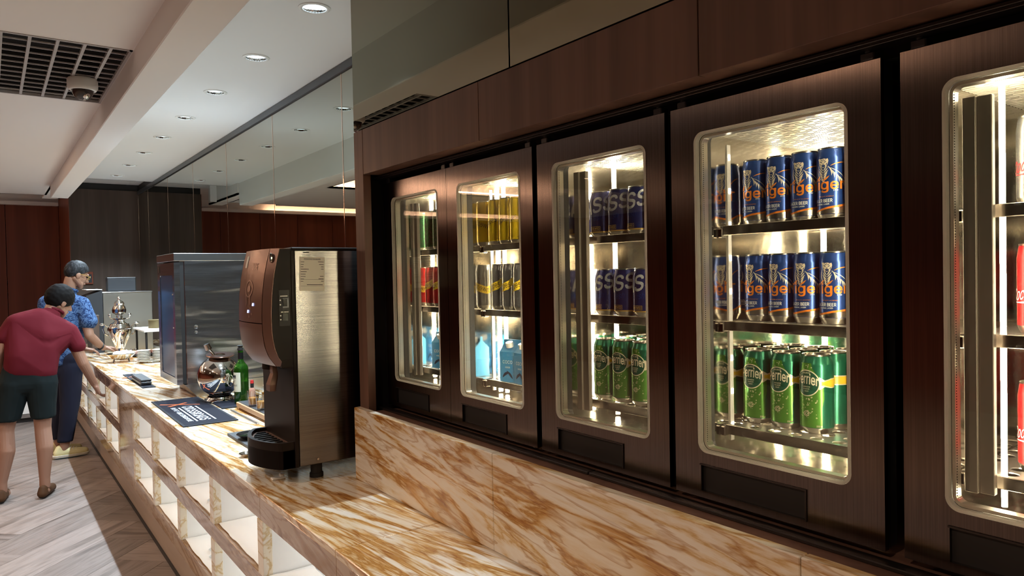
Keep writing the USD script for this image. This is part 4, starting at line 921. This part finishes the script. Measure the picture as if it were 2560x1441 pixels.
# riser with bottles
t = thing('drinks_riser', 'low oak riser tray with a dark slate top holding bottles and glasses', 'tray', (1.22, 3.93, ZCT))
B().box(-.10, .10, -.275, .275, .012, .040, .003).build('frame', M['oak'], t, smooth=False); B().box(-.092, .092, -.267, .267, .0402, .043, .001).build('slate_top', M['slate'], t, smooth=False)
for x in (-.085, .085):
    for y in (-.25, .25): B().box(x - .01, x + .01, y - .012, y + .012, .0002, .0122).build('foot', M['oak'], t, smooth=False)
ZT = ZCT + .0432
t = thing('metal_ruler', 'slim chrome strip lying on the counter along the oak riser', 'strip', (1.085, 3.92, ZCT)); B().box(-.010, .010, -.24, .24, .0002, .004, .001).build('bar', M['chrome'], t, smooth=False); B().box(-.010, -.007, -.24, .24, .0042, .009).build('lip', M['gunmetal'], t, smooth=False)
t = thing('sauce_bottle', 'small sauce bottle with red cap on the riser', 'sauce bottle', (1.19, 4.13, ZT)); B().add(lathe([(0, .001), (.018, .0), (.0185, .05), (.016, .068), (.009, .080), (.008, .094), (0, .095)], n=24)).build('bottle', M['sauce_glass'], t, smooth=40); B().add(lathe([(.0188, .006), (.0190, .030), (.0188, .031)], n=24)).build('sauce_fill', M['sauce'], t, smooth=40); B().cyl((0, 0, .080), (0, 0, .104), .0095, 18).build('neck_band', M['black'], t); B().cyl((0, 0, .1045), (0, 0, .122), .0105, 18, .0085).build('cap', M['red_cap'], t)
t = thing('decanter', 'clear glass decanter half full of amber spirit on the riser', 'decanter', (1.22, 3.93, ZT)); B().add(lathe([(0, .004), (.034, .0), (.037, .004), (.037, .10), (.028, .122), (.012, .140), (.012, .175), (.016, .178), (.013, .180)], n=32)).build('bottle', M['thin_glass'], t, smooth=40); B().add(lathe([(0, .006), (.034, .006), (.0345, .075), (0, .075)], n=28)).build('spirit', M['amber'], t, smooth=40); B().ball((0, 0, .194), (.015, .015, .016)).build('stopper', M['thin_glass'], t)
for q, (x, y, lb) in enumerate(((1.155, 3.99, 'clear tumbler standing in front of the decanter on the riser'), (1.155, 3.84, 'clear tumbler nearest to the ice dispenser on the riser'))):
    t = thing('tumbler', lb, 'glass', (x, y, ZT)); B().add(lathe([(0, .006), (.026, .004), (.027, 0), (.028, .004), (.033, .085), (.0315, .085), (.0265, .010), (0, .010)], n=28)).build('glass', M['thin_glass'], t, smooth=40)
    B().add(lathe([(0, .011), (.0262, .0105), (.029, .045), (0, .045)], n=24)).build('lemon_water' if q == 0 else 'olive_brine', M['amber'], t, smooth=40)
winebottle('second dark green wine bottle at the back, behind the decanter', (1.36, 4.10, ZCT + .0002), False)
t = thing('ice_bucket', 'cut glass ice bucket behind the sauce bottle', 'ice bucket', (1.40, 3.96, ZCT + .0002)); B().add(lathe([(0, .01), (.05, .0), (.055, .005), (.068, .15), (.064, .15), (.05, .012), (0, .014)], n=12)).build('glass', M['thin_glass'], t, smooth=False)
for q in range(9): B().add(trimesh.creation.box((.026, .026, .026), transform=trimesh.transformations.rotation_matrix(q * 1.3, (1, .5 * q - 2, .7), (0, 0, 0)))).move(trimesh.transformations.translation_matrix((.030 * math.cos(q * 2.1) * (q < 8), .030 * math.sin(q * 2.1) * (q < 8), .128 + .010 * (q % 3)))).build('ice_cube', M['thin_glass'], t, smooth=False)
# slate board with a dish, small bowl
t = thing('slate_board', 'black slate board lying on the counter beside the drip tray', 'board', (.965, 3.31, ZCT)); B().box(-.075, .075, -.20, .20, .0002, .012, .002).build('board', M['slate'], t, smooth=False)
t = thing('dark_dish', 'shallow dark dish on the slate board', 'dish', (.955, 3.33, ZCT + .0124)); B().add(lathe([(0, .004), (.04, .0), (.045, .002), (.070, .020), (.068, .022), (.042, .007), (0, .008)], n=36)).build('dish', M['black_gloss'], t, smooth=40); B().add(lathe([(.0, .0085), (.038, .0082), (.055, .0135), (.0, .014)], n=30)).build('glass_insert', M['thin_glass'], t, smooth=40)
t = thing('metal_dish', 'little shiny metal dish on the counter just behind the drip tray', 'dish', (.845, 3.04, ZCT + .0002)); B().add(lathe([(0, .003), (.014, .0), (.016, .002), (.030, .014), (.029, .016), (.013, .006), (0, .006)], n=30)).build('dish', M['silver'], t, smooth=40)
t = thing('plastic_clip', 'crumpled clear plastic clip under the drip tray of the ice dispenser', 'clip', (.845, 2.62, ZCT)); B().box(-.03, .02, -.012, .012, .0002, .008, .002).box(.0, .014, -.010, .010, .0075, .020, .002).build('clip', M['white'], t, smooth=False)
# ------------------------------------------------------------------ buffet end
t = thing('steel_cabinet', 'brushed grey steel cabinet at the far end of the counter behind the samovar', 'cabinet', (1.2, 8.75, ZCT)); B().box(-.235, .235, -.15, .35, .0002, .625, .004).build('body', M['grey_panel'], t, smooth=False); B().box(-.24, .24, -.155, .355, .6255, .635, .002).build('top', M['steel'], t, smooth=False)
t = thing('black_panel', 'black display panel standing on top of the grey steel cabinet', 'screen', (1.155, 8.75, ZCT + .6355)); B().box(-.14, .14, -.08, .02, .001, .155, .006).build('case', M['black'], t, smooth=False); B().box(-.13, .13, -.0825, -.0802, .010, .146).build('screen', M['slate'], t, smooth=False)
t = thing('coffee_machine', 'dark coffee machine with a sloping top beside the blue shirted person', 'coffee machine', (.868, 8.72, ZCT))
V = np.array([(x, y, z) for y in (-.18, .3) for x, z in ((-.01, .0005), (.088, .0005), (.088, .655), (-.06, .60))]); B().add(trimesh.convex.convex_hull(V)).build('body', M['slate'], t, smooth=False)
B().box(-.055, .088, -.17, .28, .66, .668).move(trimesh.transformations.rotation_matrix(-.0, (0, 1, 0))).build('tray_top', M['white'], t, smooth=False); B().box(-.02, .05, -.19, -.175, .05, .40, .004).build('front_panel', M['dark_wood'], t, smooth=False)
t = thing('picture_frame', 'small framed picture on the dark wall behind the coffee machine', 'frame', (.965, YEND, 1.62)); B().box(-.055, .055, -.02, -.001, 0, .15, .003).build('frame', M['red_wood'], t, smooth=False); B().box(-.04, .04, -.0215, -.0202, .02, .12).build('picture', M['slate'], t, smooth=False)
# samovar
t = thing('samovar', 'ornate silver samovar with a teapot on top in front of the grey cabinet', 'samovar', (1.062, 8.2, ZCT)); S_ = lambda pr, nm, n=36, c=(0, 0, 0): B().add(lathe(pr, c, n)).build(nm, M['silver'], t, smooth=40)
S_([(0, .012), (.060, .0), (.066, .006), (.060, .02), (.035, .032), (.028, .05), (.04, .066), (.048, .085)], 'base')
S_([(.048, .085), (.062, .12), (.086, .175), (.106, .225), (.112, .26), (.106, .285), (.09, .30), (.085, .315), (.06, .33), (.045, .345), (.05, .355), (.0, .356)], 'urn')
S_([(.05, .356), (.066, .362), (.066, .372), (.03, .378), (.025, .40), (.0, .402)], 'crown')
S_([(.0, .402), (.035, .404), (.062, .425), (.066, .455), (.055, .49), (.045, .505), (.05, .52), (.036, .542), (.012, .555), (.010, .565)], 'teapot'); S_([(0, .562), (.011, .566), (.015, .576), (.010, .588), (0, .591)], 'lid_knob', 16)
for sx in (-1, 1): B().tube([(sx * .105, 0, .20), (sx * .135, 0, .22), (sx * .150, 0, .27), (sx * .135, 0, .31), (sx * .10, 0, .285)], .007).ball((sx * .155, 0, .315), (.024, .016, .014)).build('handle', M['silver'], t)
B().tube([(.0, -.085, .13), (.0, -.12, .135), (0, -.14, .11)], .011).cyl((0, -.12, .135), (0, -.12, .165), .006).build('tap', M['silver'], t)
for sx in (-1, 1): B().tube([(sx * .05, -.02, .36), (sx * .085, -.03, .375), (sx * .09, -.03, .40)], .004).ball((sx * .088, -.03, .405), (.016, .016, .018)).build('cup_holder', M['silver'], t)
# bread basket
t = thing('silver_basket', 'footed silver basket with napkin beside the stacked plates', 'basket', (.965, 7.42, ZCT)); B().add(lathe([(0, .028), (.06, .026), (.085, .038), (.115, .070), (.122, .078), (.118, .082), (.08, .046), (.055, .036), (0, .036)], n=22)).build('bowl', M['silver'], t, smooth=30)
for a in (.6, 2.2, 3.8, 5.4): B().tube([(.07 * math.cos(a), .07 * math.sin(a), .036), (.085 * math.cos(a), .085 * math.sin(a), .02), (.09 * math.cos(a), .09 * math.sin(a), .004)], .006).build('foot', M['silver'], t)
t = thing('napkin', 'crumpled white napkin lying in the silver basket', 'napkin', (.985, 7.41, ZCT + .045)); m = trimesh.creation.icosphere(3, 1.0); v = m.vertices * (.085, .065, .022) * (1 + .25 * (meshkit.noise(m.vertices * 3.1, 4)[:, None] - .5)); v[:, 2] += .028 + .02 * meshkit.noise(m.vertices * 4, 9); m.vertices = v; B().add(m).build('cloth', M['white_paper'], t, smooth=True)
t = thing('bread_roll', 'brown wedge of bread standing between the basket and the samovar', 'bread', (1.03, 7.62, ZCT)); V = np.array([(-.05, -.03, .001), (.055, -.03, .001), (-.05, .03, .001), (.055, .03, .001), (-.05, -.025, .10), (-.03, .025, .105), (.05, -.02, .065), (.05, .02, .065)]); B().add(trimesh.convex.convex_hull(V)).build('loaf', M['bread'], t, smooth=False)
sp = None
for q, (x, y) in enumerate(((1.145, 7.38), (1.275, 7.36))):
    for k in range(7):
        lb = '%s white plate from the bottom in the %s stack by the basket' % (ORD[k], ('left', 'right')[q]); z = ZCT + .0003 + k * .0142
        if sp is None:
            sp = thing('plate', lb, 'plate', (x, y, z), 0, 'stacked white plates'); B().add(lathe([(0, .004), (.034, .0), (.038, .002), (.060, .012), (.061, .0138), (.058, .014), (.036, .006), (0, .007)], n=32)).build('plate', M['china'], sp, smooth=40)
        else: dup(sp, (x, y, z), 0, lb, 'stacked white plates')
t = thing('silver_platter', 'long silver platter lying in front of the plate stacks', 'platter', (1.19, 7.17, ZCT)); B().add(affine := trimesh.Trimesh(lathe([(0, .004), (.10, .0), (.105, .004), (.135, .014), (.133, .017), (.10, .008), (0, .009)], n=40).vertices * (1.1, .55, 1), lathe([(0, .004), (.10, .0), (.105, .004), (.135, .014), (.133, .017), (.10, .008), (0, .009)], n=40).faces, process=False)).build('platter', M['silver'], t, smooth=40)
t = thing('food_platter', 'dark oval platter of sliced pink ham behind the plates', 'platter', (1.22, 7.85, ZCT)); q_ = lathe([(0, .004), (.10, .0), (.13, .016), (.128, .020), (.10, .010), (0, .010)], n=36); q_.vertices *= (1, .7, 1); B().add(q_).build('platter', M['slate'], t, smooth=40)
for q in range(7):
    t = thing('ham_slice', 'folded slice of pink ham, %s from the left on the dark platter' % ORD[q], 'ham', (1.145 + q * .025, 7.85 + .02 * math.sin(q * 2), ZCT + .018)); m = trimesh.creation.icosphere(2, 1.0); m.vertices = m.vertices * (.016, .040, .020) * (1 + .3 * (meshkit.noise(m.vertices * 3 + q)[:, None] - .5)) + (0, 0, .018); B().add(m).build('slice', M['ham'], t, smooth=True)
for q, (x, y, lb) in enumerate(((1.135, 7.98, 'left'), (1.165, 7.96, 'right'))):
    t = thing('shaker', 'small glass shaker with chrome top beside the samovar, %s one of the pair' % lb, 'shaker', (x, y, ZCT + .0002)); B().add(lathe([(0, .0), (.013, .0), (.014, .004), (.012, .052), (.0, .053)], n=18)).build('jar', M['thin_glass'], t, smooth=40); B().add(lathe([(.013, .053), (.013, .062), (.006, .074), (0, .076)], n=18)).build('cap', M['silver'], t, smooth=40)
t = thing('display_riser', 'white shelf on black legs behind the food platter', 'riser', (1.33, 7.95, ZCT)); B().box(-.155, .155, -.45, .20, .255, .272, .003).build('shelf', M['white'], t, smooth=False)
for x in (-.13, .13):
    for y in (-.40, .15): B().cyl((x, y, .0005), (x, y, .2555), .010, 14).build('leg', M['black'], t)
t = thing('brass_tin', 'round brass tin standing on the white display riser', 'tin', (1.345, 7.86, ZCT + .2724)); B().add(lathe([(0, 0), (.075, 0), (.075, .072), (.078, .074), (.078, .082), (.07, .084), (0, .080)], n=36)).build('tin', M['brass'], t, smooth=40)
# glasses and plates in the cubbies
def wineglass(loc, label, grp):
    t = thing('wine_glass', label, 'wine glass', loc, 0, grp)
    B().add(lathe([(0, .003), (.034, .001), (.035, .002), (.006, .008), (.0035, .02), (.0035, .085), (.012, .097), (.034, .125), (.040, .155), (.036, .185), (.0355, .185), (.0392, .155), (.033, .126), (.010, .099), (0, .097)], n=28)).build('glass', M['glass_vis'], t, smooth=50)
    return t
wg = None
for bay, zs, n in ((3.221, .605, 3), (3.221, .340, 4), (4.577, .340, 2), (1.865, .605, 3)):
    for k in range(n):
        y = bay + .075 + k * .092; lb = 'wine glass, %s from the near end of its cubby, %s row, %s' % (ORD[k], 'upper' if zs > .5 else 'lower', {3.221: 'below the slate board', 4.577: 'below the metal globe', 1.865: 'nearest the camera'}[bay])
        g_ = 'wine glasses in the cubbies'
        loc = (.822 + .02 * (k % 2), y, zs + .0115)
        if zs > .5 or True:
            if wg is None: wg = wineglass(loc, lb, g_)
            else: dup(wg, loc, 40 * k, lb, g_)
for k in range(8):
    lb = 'white plate, %s from the bottom of the stack in a lower cubby under the basket' % ORD[k]
    dup(sp, (.85, 6.95, .340 + .0115 + k * .0142), 0, lb, 'plates stacked in the far lower cubby')
for k in range(5):
    dup(sp, (.85, 6.99, .605 + .0115 + k * .0142), 0, 'white plate, %s from the bottom of the stack by the reaching hand' % ORD[k], 'plates stacked in the far upper cubby')

# ================================================================== PEOPLE
def ms(p, r): return mf.Manifold.sphere(r, 20).translate(tuple(map(float, p)))
def mhull(*pr): return mf.Manifold.batch_hull([ms(p, r) for p, r in pr])
def chain(*pr): return [mhull(a, b_) for a, b_ in zip(pr[:-1], pr[1:])]
def blob(parts, edge=.016, it=12):
    m = mf.Manifold.batch_boolean(parts, mf.OpType.Add).refine_to_length(edge).to_mesh()
    t_ = trimesh.Trimesh(m.vert_properties[:, :3], m.tri_verts, process=True)
    trimesh.smoothing.filter_taubin(t_, .5, .53, it); return t_
def lathe_m(q): return q
def rotm(yaw, pitch, roll=0):
    cy, sy, cp_, sp_, cr, sr = math.cos(yaw), math.sin(yaw), math.cos(pitch), math.sin(pitch), math.cos(roll), math.sin(roll)
    return np.array([[cy, -sy, 0], [sy, cy, 0], [0, 0, 1]]) @ np.array([[cp_, 0, sp_], [0, 1, 0], [-sp_, 0, cp_]]) @ np.array([[1, 0, 0], [0, cr, -sr], [0, sr, cr]])
def aff(man, R, c): return man.transform(np.c_[R, np.array(c, float)])
def head_parts(c, R):
    el = lambda r, p: mf.Manifold.sphere(1, 28).scale(r).translate(p)
    P = [el((.094, .075, .098), (-.008, 0, .028)), el((.072, .064, .075), (.022, 0, -.025)),
         mhull(((.050, .030, -.070), .028), ((.050, -.030, -.070), .028), ((.072, 0, -.092), .022), ((-.01, .045, -.04), .03), ((-.01, -.045, -.04), .03)),
         mhull(((.090, 0, .010), .008), ((.112, 0, -.030), .011), ((.088, .014, -.034), .009), ((.088, -.014, -.034), .009)),
         mhull(((.082, .028, .028), .012), ((.082, -.028, .028), .012)), mhull(((.088, .014, -.058), .010), ((.088, -.014, -.058), .010)),
         mf.Manifold.sphere(1, 16).scale((.020, .009, .032)).translate((-.006, .078, -.008)), mf.Manifold.sphere(1, 16).scale((.020, .009, .032)).translate((-.006, -.078, -.008))]
    return [aff(p, R, c) for p in P]
def hair_mesh(c, R, cutz=.0, thick=1.0, side=.62):
    h = mf.Manifold.sphere(1, 44).scale((.104 * thick, .084 * thick, .104 * thick)).translate((-.013, 0, .033))
    h = h.trim_by_plane(tuple(unit((-side, 0, .78))), cutz)
    q = h.refine_to_length(.012).to_mesh(); v = q.vert_properties[:, :3].astype(float)
    v = v + (meshkit.noise(v * 60, 3)[:, None] - .5) * .006 * unit_rows(v)
    return trimesh.Trimesh(v @ R.T + c, q.tri_verts, process=False)
def unit_rows(v): return v / np.maximum(np.linalg.norm(v, axis=1, keepdims=True), 1e-9)
def hand(wrist, d, n, side, curl=.5):
    """palm, four unequal bent fingers and a thumb on the side of the palm"""
    d = unit(d); n = unit(np.array(n) - d * np.dot(n, d)); s_ = np.cross(n, d) * side; w_ = np.array(wrist, float)
    P = [mhull((w_, .024), (w_ + d * .035 + s_ * .018, .018), (w_ + d * .035 - s_ * .018, .018)), mhull((w_ + d * .03 + s_ * .022, .016), (w_ + d * .03 - s_ * .022, .016), (w_ + d * .088 + s_ * .030, .0125), (w_ + d * .082 - s_ * .032, .0115))]
    for k, (o, L) in enumerate(((.030, .070), (.010, .079), (-.011, .074), (-.031, .058))):
        p = w_ + d * (.084 + (.004 if k in (1, 2) else 0)) + s_ * o; a = .25 + curl * .4; pts = [(p, .0095)]
        for j, fr in enumerate((.45, .32, .26)):
            dd = d * math.cos(a) + n * math.sin(a) + s_ * (o * .9); p = p + dd * L * fr; pts.append((p, .0090 - .0010 * (j + 1))); a += curl * .75
        P += chain(*pts)
    p0 = w_ + d * .028 + s_ * .026; p1 = p0 + unit(d * .6 + s_ * .75 + n * .25) * .038; p2 = p1 + unit(d * .9 + s_ * .15 + n * .45) * .030
    P += chain((p0, .013), (p1, .0105), (p2, .0085)); return P
def face_bits(t, c, R, sh):
    for q in (-1, 1):
        e = trimesh.creation.icosphere(2, .0105); e.apply_translation(np.array(c) + R @ np.array((.083, q * .029, .012))); B().add(e).build('eye', M['hair_black'], t, smooth=True, w=True)
        b_ = tubem([np.array(c) + R @ np.array((.092, q * (.014 + .014 * k), .033 + .004 * math.sin(k))) for k in (0, 1, 2)], .0035); B().add(b_).build('eyebrow', M['hair_black'], t, smooth=True, w=True)
    m = tubem([np.array(c) + R @ np.array((.097 - .010 * abs(k), .012 * k, -.060)) for k in (-1.6, -.8, 0, .8, 1.6)], .0036); B().add(m).build('mouth', M[sh], t, smooth=True, w=True)
M['lips'] = plain('lips', (.25, .09, .07), .5)
def garment(t, name, mat, parts, cuts=(), edge=.018, it=10):
    u = mf.Manifold.batch_boolean(parts, mf.OpType.Add)
    for (nrm, off) in cuts: u = u.trim_by_plane(tuple(map(float, unit(nrm))), float(off))
    q = u.refine_to_length(edge).to_mesh(); m = trimesh.Trimesh(q.vert_properties[:, :3], q.tri_verts, process=True)
    trimesh.smoothing.filter_taubin(m, .5, .53, it)
    v = m.vertices; m.vertices = v + m.vertex_normals * ((meshkit.fbm(v * (9, 9, 5), 3, 5)[:, None] - .5) * .016)
    return B().add(m).build(name, M[mat], t, smooth=True, w=True)
def cut(p, n): n = unit(n); return (n, float(np.dot(p, n)))
# ---- bending person in a dark red polo shirt
A = lambda *a: np.array(a, float)
t = thing('person', 'person in dark red polo and black shorts bending to reach into a counter cubby', 'person', (.2, 6.56, 0))
hc = A(.452, 6.75, 1.492); Rh = rotm(.50, .42, .12); nk = A(.385, 6.70, 1.385)
wr = A(.668, 6.66, .815); el_ = A(.592, 6.62, .99); sh_ = A(.505, 6.66, 1.245)
body = head_parts(hc, Rh) + [mhull((hc + Rh @ A(-.03, 0, -.06), .050), (nk, .058))] + chain((nk, .058), (A(.30, 6.64, 1.30), .10)) + [mhull((A(.16, 6.62, 1.30), .06), (sh_, .052), (A(.30, 6.62, 1.28), .10), (A(.24, 6.56, 1.0), .10))]
body += chain((sh_, .050), (el_, .040), (wr, .027)) + hand(wr, A(.35, .12, -.93), A(.9, .1, .35), 1, .55)
body += chain((A(.145, 6.62, 1.30), .050), (A(.050, 6.60, 1.13), .042), (A(.035, 6.68, .93), .028)) + hand(A(.035, 6.68, .93), A(.1, .35, -.9), A(.8, .2, .2), -1, .4)
for hp, kn, cf, an in ((A(.305, 6.56, .95), A(.305, 6.56, .53), A(.312, 6.525, .38), A(.304, 6.52, .085)), (A(.135, 6.58, .95), A(.070, 6.60, .53), A(.072, 6.57, .38), A(.035, 6.585, .085))):
    body += chain((hp, .085), (kn, .056), (cf, .057), (an + A(0, 0, .06), .036), (an, .036)) + [mhull((an + A(0, -.02, -.035), .030), (an + A(.03, .10, -.05), .026))]
B().add(blob(body, .012, 10)).build('body', M['skin_a'], t, smooth=True, w=True)
B().add(hair_mesh(hc, Rh, -.035, 1.07, .45)).build('hair', M['hair_black'], t, smooth=True, w=True); face_bits(t, hc, Rh, 'lips')
shirt = [mhull((A(.160, 6.61, 1.335), .075), (A(.505, 6.66, 1.250), .070), (A(.31, 6.65, 1.345), .105), (A(.33, 6.62, 1.22), .12)),
         mhull((A(.160, 6.61, 1.32), .078), (A(.47, 6.65, 1.22), .080), (A(.33, 6.60, 1.12), .115), (A(.17, 6.55, 1.09), .095)),
         mhull((A(.33, 6.60, 1.12), .115), (A(.17, 6.55, 1.09), .095), (A(.165, 6.56, .995), .094), (A(.315, 6.555, .965), .100)),
         mhull((A(.505, 6.66, 1.250), .070), (A(.555, 6.635, 1.14), .064)), mhull((A(.150, 6.61, 1.330), .070), (A(.085, 6.605, 1.235), .060)), mhull((A(.39, 6.70, 1.385), .068), (A(.33, 6.66, 1.36), .085))]
garment(t, 'polo_shirt', 'red_shirt', shirt)
c_ = [nk + A(.035, .03, .035) + .058 * (math.cos(a) * unit(A(.3, -.95, .1)) + math.sin(a) * unit(A(.85, .25, -.45))) for a in np.linspace(0, 2 * PI, 21)]; B().tube(c_, .013, 8).build('collar', M['red_shirt'], t, smooth=True, w=True)
sho = [mhull((A(.165, 6.56, 1.05), .080), (A(.315, 6.555, 1.02), .085), (A(.31, 6.56, .88), .105), (A(.135, 6.58, .88), .105))]
for a, b_ in ((A(.305, 6.56, .88), A(.308, 6.56, .60)), (A(.135, 6.58, .88), A(.085, 6.595, .615))): sho.append(mhull((a, .108), (b_, .082)))
garment(t, 'shorts', 'shorts', sho, [((0, 0, 1), .605)])
for an, dr_ in ((A(.304, 6.52, 0), unit((.38, .92, 0))), (A(.035, 6.585, 0), unit((.2, .98, 0)))):
    sd = np.cross((0, 0, 1), dr_); P = [mhull((an - dr_ * .055 + A(0, 0, .04), .034), (an + dr_ * .03 + A(0, 0, .045), .038), (an + dr_ * .15 + sd * .008 + A(0, 0, .032), .032), (an - dr_ * .05 + A(0, 0, .075), .026))]
    u = P[0].trim_by_plane((0, 0, 1), .012); lf = B().add(blob([u], .012, 6)).build('loafer', M['loafer'], t, smooth=True, w=True)
    m = mhull((an - dr_ * .055 + A(0, 0, .04), .037), (an + dr_ * .15 + sd * .008 + A(0, 0, .04), .036)).trim_by_plane((0, 0, 1), .0005).trim_by_plane((0, 0, -1), -.014)
    q = m.to_mesh(); m = trimesh.Trimesh(q.vert_properties[:, :3] - np.array((.2, 6.56, 0)), q.tri_verts, process=False); B().add(m).build('sole', M['rubber'], lf, smooth=30)
# ---- standing person in a blue floral shirt
t = thing('person', 'grey haired person in blue floral shirt and glasses reaching over the counter', 'person', (.56, 7.88, 0))
hc = A(.672, 7.87, 1.715); Rh = rotm(.22, .40, .0); nk = A(.60, 7.87, 1.555)
sh_ = A(.70, 7.78, 1.435); el_ = A(.745, 7.70, 1.145); wr = A(.862, 7.78, 1.015)
body = head_parts(hc, Rh) + [mhull((hc + Rh @ A(-.03, 0, -.055), .052), (nk, .060)), mhull((nk, .060), (A(.57, 7.87, 1.45), .08)), mhull((A(.45, 7.9, 1.44), .055), (sh_, .055), (A(.57, 7.86, 1.2), .10), (A(.57, 7.88, .95), .11))]
body += chain((sh_, .050), (el_, .041), (A(.80, 7.735, 1.08), .038), (wr, .028)) + hand(wr, A(.95, .25, -.12), A(.0, .1, -1), 1, .45)
body += chain((A(.44, 7.95, 1.42), .050), (A(.50, 8.08, 1.18), .041), (A(.73, 8.12, .99), .028)) + hand(A(.73, 8.12, .99), A(.95, -.1, -.2), A(0, 0, -1), -1, .4)
for hp, kn, an in ((A(.60, 7.81, .88), A(.575, 7.81, .5), A(.525, 7.83, .09)), (A(.53, 7.95, .88), A(.53, 7.99, .5), A(.49, 8.03, .09))): body += chain((hp, .08), (kn, .055), (an, .038)) + [mhull((an + A(-.02, 0, -.04), .028), (an + A(.12, 0, -.055), .024))]
B().add(blob(body, .012, 10)).build('body', M['skin_b'], t, smooth=True, w=True)
B().add(hair_mesh(hc, Rh, .002, 1.015, .62)).build('hair', M['hair_grey'], t, smooth=True, w=True); face_bits(t, hc, Rh, 'lips')
gl = B()
for q in (-1, 1):
    gl.tube([hc + Rh @ A(.103, q * .031 + .022 * math.cos(a), .006 + .018 * math.sin(a)) for a in np.linspace(0, 2 * PI, 17)], .0022, 6); gl.tube([hc + Rh @ A(.103, q * .053, .012), hc + Rh @ A(.05, q * .079, .014), hc + Rh @ A(-.01, q * .083, .006)], .0022, 6)
gl.tube([hc + Rh @ A(.104, -.009, .010), hc + Rh @ A(.107, 0, .013), hc + Rh @ A(.104, .009, .010)], .0022, 6)
gl.build('eyeglasses', M['ink_gold'], t, smooth=True, w=True)
shirt = [mhull((A(.43, 7.90, 1.455), .075), (A(.70, 7.78, 1.435), .072), (A(.575, 7.86, 1.46), .095), (A(.58, 7.84, 1.30), .125)), mhull((A(.43, 7.90, 1.43), .080), (A(.69, 7.79, 1.41), .078), (A(.57, 7.86, 1.10), .140), (A(.59, 7.84, 1.28), .125)),
         mhull((A(.57, 7.86, 1.10), .140), (A(.57, 7.87, .92), .145)), mhull((A(.70, 7.78, 1.430), .074), (A(.745, 7.72, 1.275), .076)), mhull((A(.43, 7.91, 1.44), .074), (A(.47, 8.02, 1.29), .074)), mhull((A(.60, 7.87, 1.545), .070), (A(.57, 7.86, 1.48), .09))]
garment(t, 'floral_shirt', 'floral', shirt, [((0, 0, 1), .875)])
c_ = [nk + A(.012, .0, .030) + .064 * (math.cos(a) * unit(A(0, 1, 0)) + math.sin(a) * unit(A(.9, 0, -.35))) for a in np.linspace(0, 2 * PI, 21)]; B().tube(c_, .014, 8).build('collar', M['floral'], t, smooth=True, w=True)
tr = [mhull((A(.60, 7.81, .93), .105), (A(.53, 7.95, .93), .105), (A(.575, 7.85, .80), .115))]
for a, k_, b_ in ((A(.60, 7.81, .86), A(.578, 7.81, .48), A(.530, 7.83, .13)), (A(.53, 7.95, .86), A(.53, 7.99, .48), A(.492, 8.03, .13))): tr += [mhull((a, .105), (k_, .080)), mhull((k_, .080), (b_, .062))]
garment(t, 'trousers', 'navy', tr, [((0, 0, 1), .155)])
B().tube([wr + A(-.02, -.015, .014) + .033 * (math.cos(a) * unit(A(-.5, .8, 0)) + math.sin(a) * unit(A(.35, .25, .9))) for a in np.linspace(0, 2 * PI, 17)], .006, 8).build('wrist_watch', M['black'], t, smooth=True, w=True)
for an in (A(.525, 7.83, 0), A(.49, 8.03, 0)):
    P = [mhull((an + A(-.055, 0, .055), .034), (an + A(.03, 0, .062), .040), (an + A(-.04, 0, .095), .030)), mhull((an + A(.03, 0, .060), .040), (an + A(.165, .004, .050), .030), (an + A(.11, -.006, .048), .036))]
    u = mf.Manifold.batch_boolean(P, mf.OpType.Add).trim_by_plane((0, 0, 1), .026); sk = B().add(blob([u], .012, 6)).build('sneaker', M['sneaker'], t, smooth=True, w=True)
    for nm, mt, z0, z1, g_ in (('midsole', 'sneaker_sole', .012, .036, .003), ('outsole', 'sole_blue', .0005, .0118, .001)):
        m = mhull((an + A(-.060, 0, .04), .040 + g_), (an + A(.05, 0, .04), .043 + g_), (an + A(.168, .004, .04), .035 + g_)).trim_by_plane((0, 0, 1), z0).trim_by_plane((0, 0, -1), -z1); q = m.to_mesh()
        B().add(trimesh.Trimesh(q.vert_properties[:, :3] - np.array((.56, 7.88, 0)), q.tri_verts, process=False)).build(nm, M[mt], sk, smooth=30)
    for k in range(4):
        x = .045 + .022 * k; B().add(tubem([an + A(x, -.030, .086 - k * .006) - A(.56, 7.88, 0), an + A(x + .01, 0, .104 - k * .007) - A(.56, 7.88, 0), an + A(x, .030, .086 - k * .006) - A(.56, 7.88, 0)], .004)).build('lace', M['white'], sk, smooth=True)
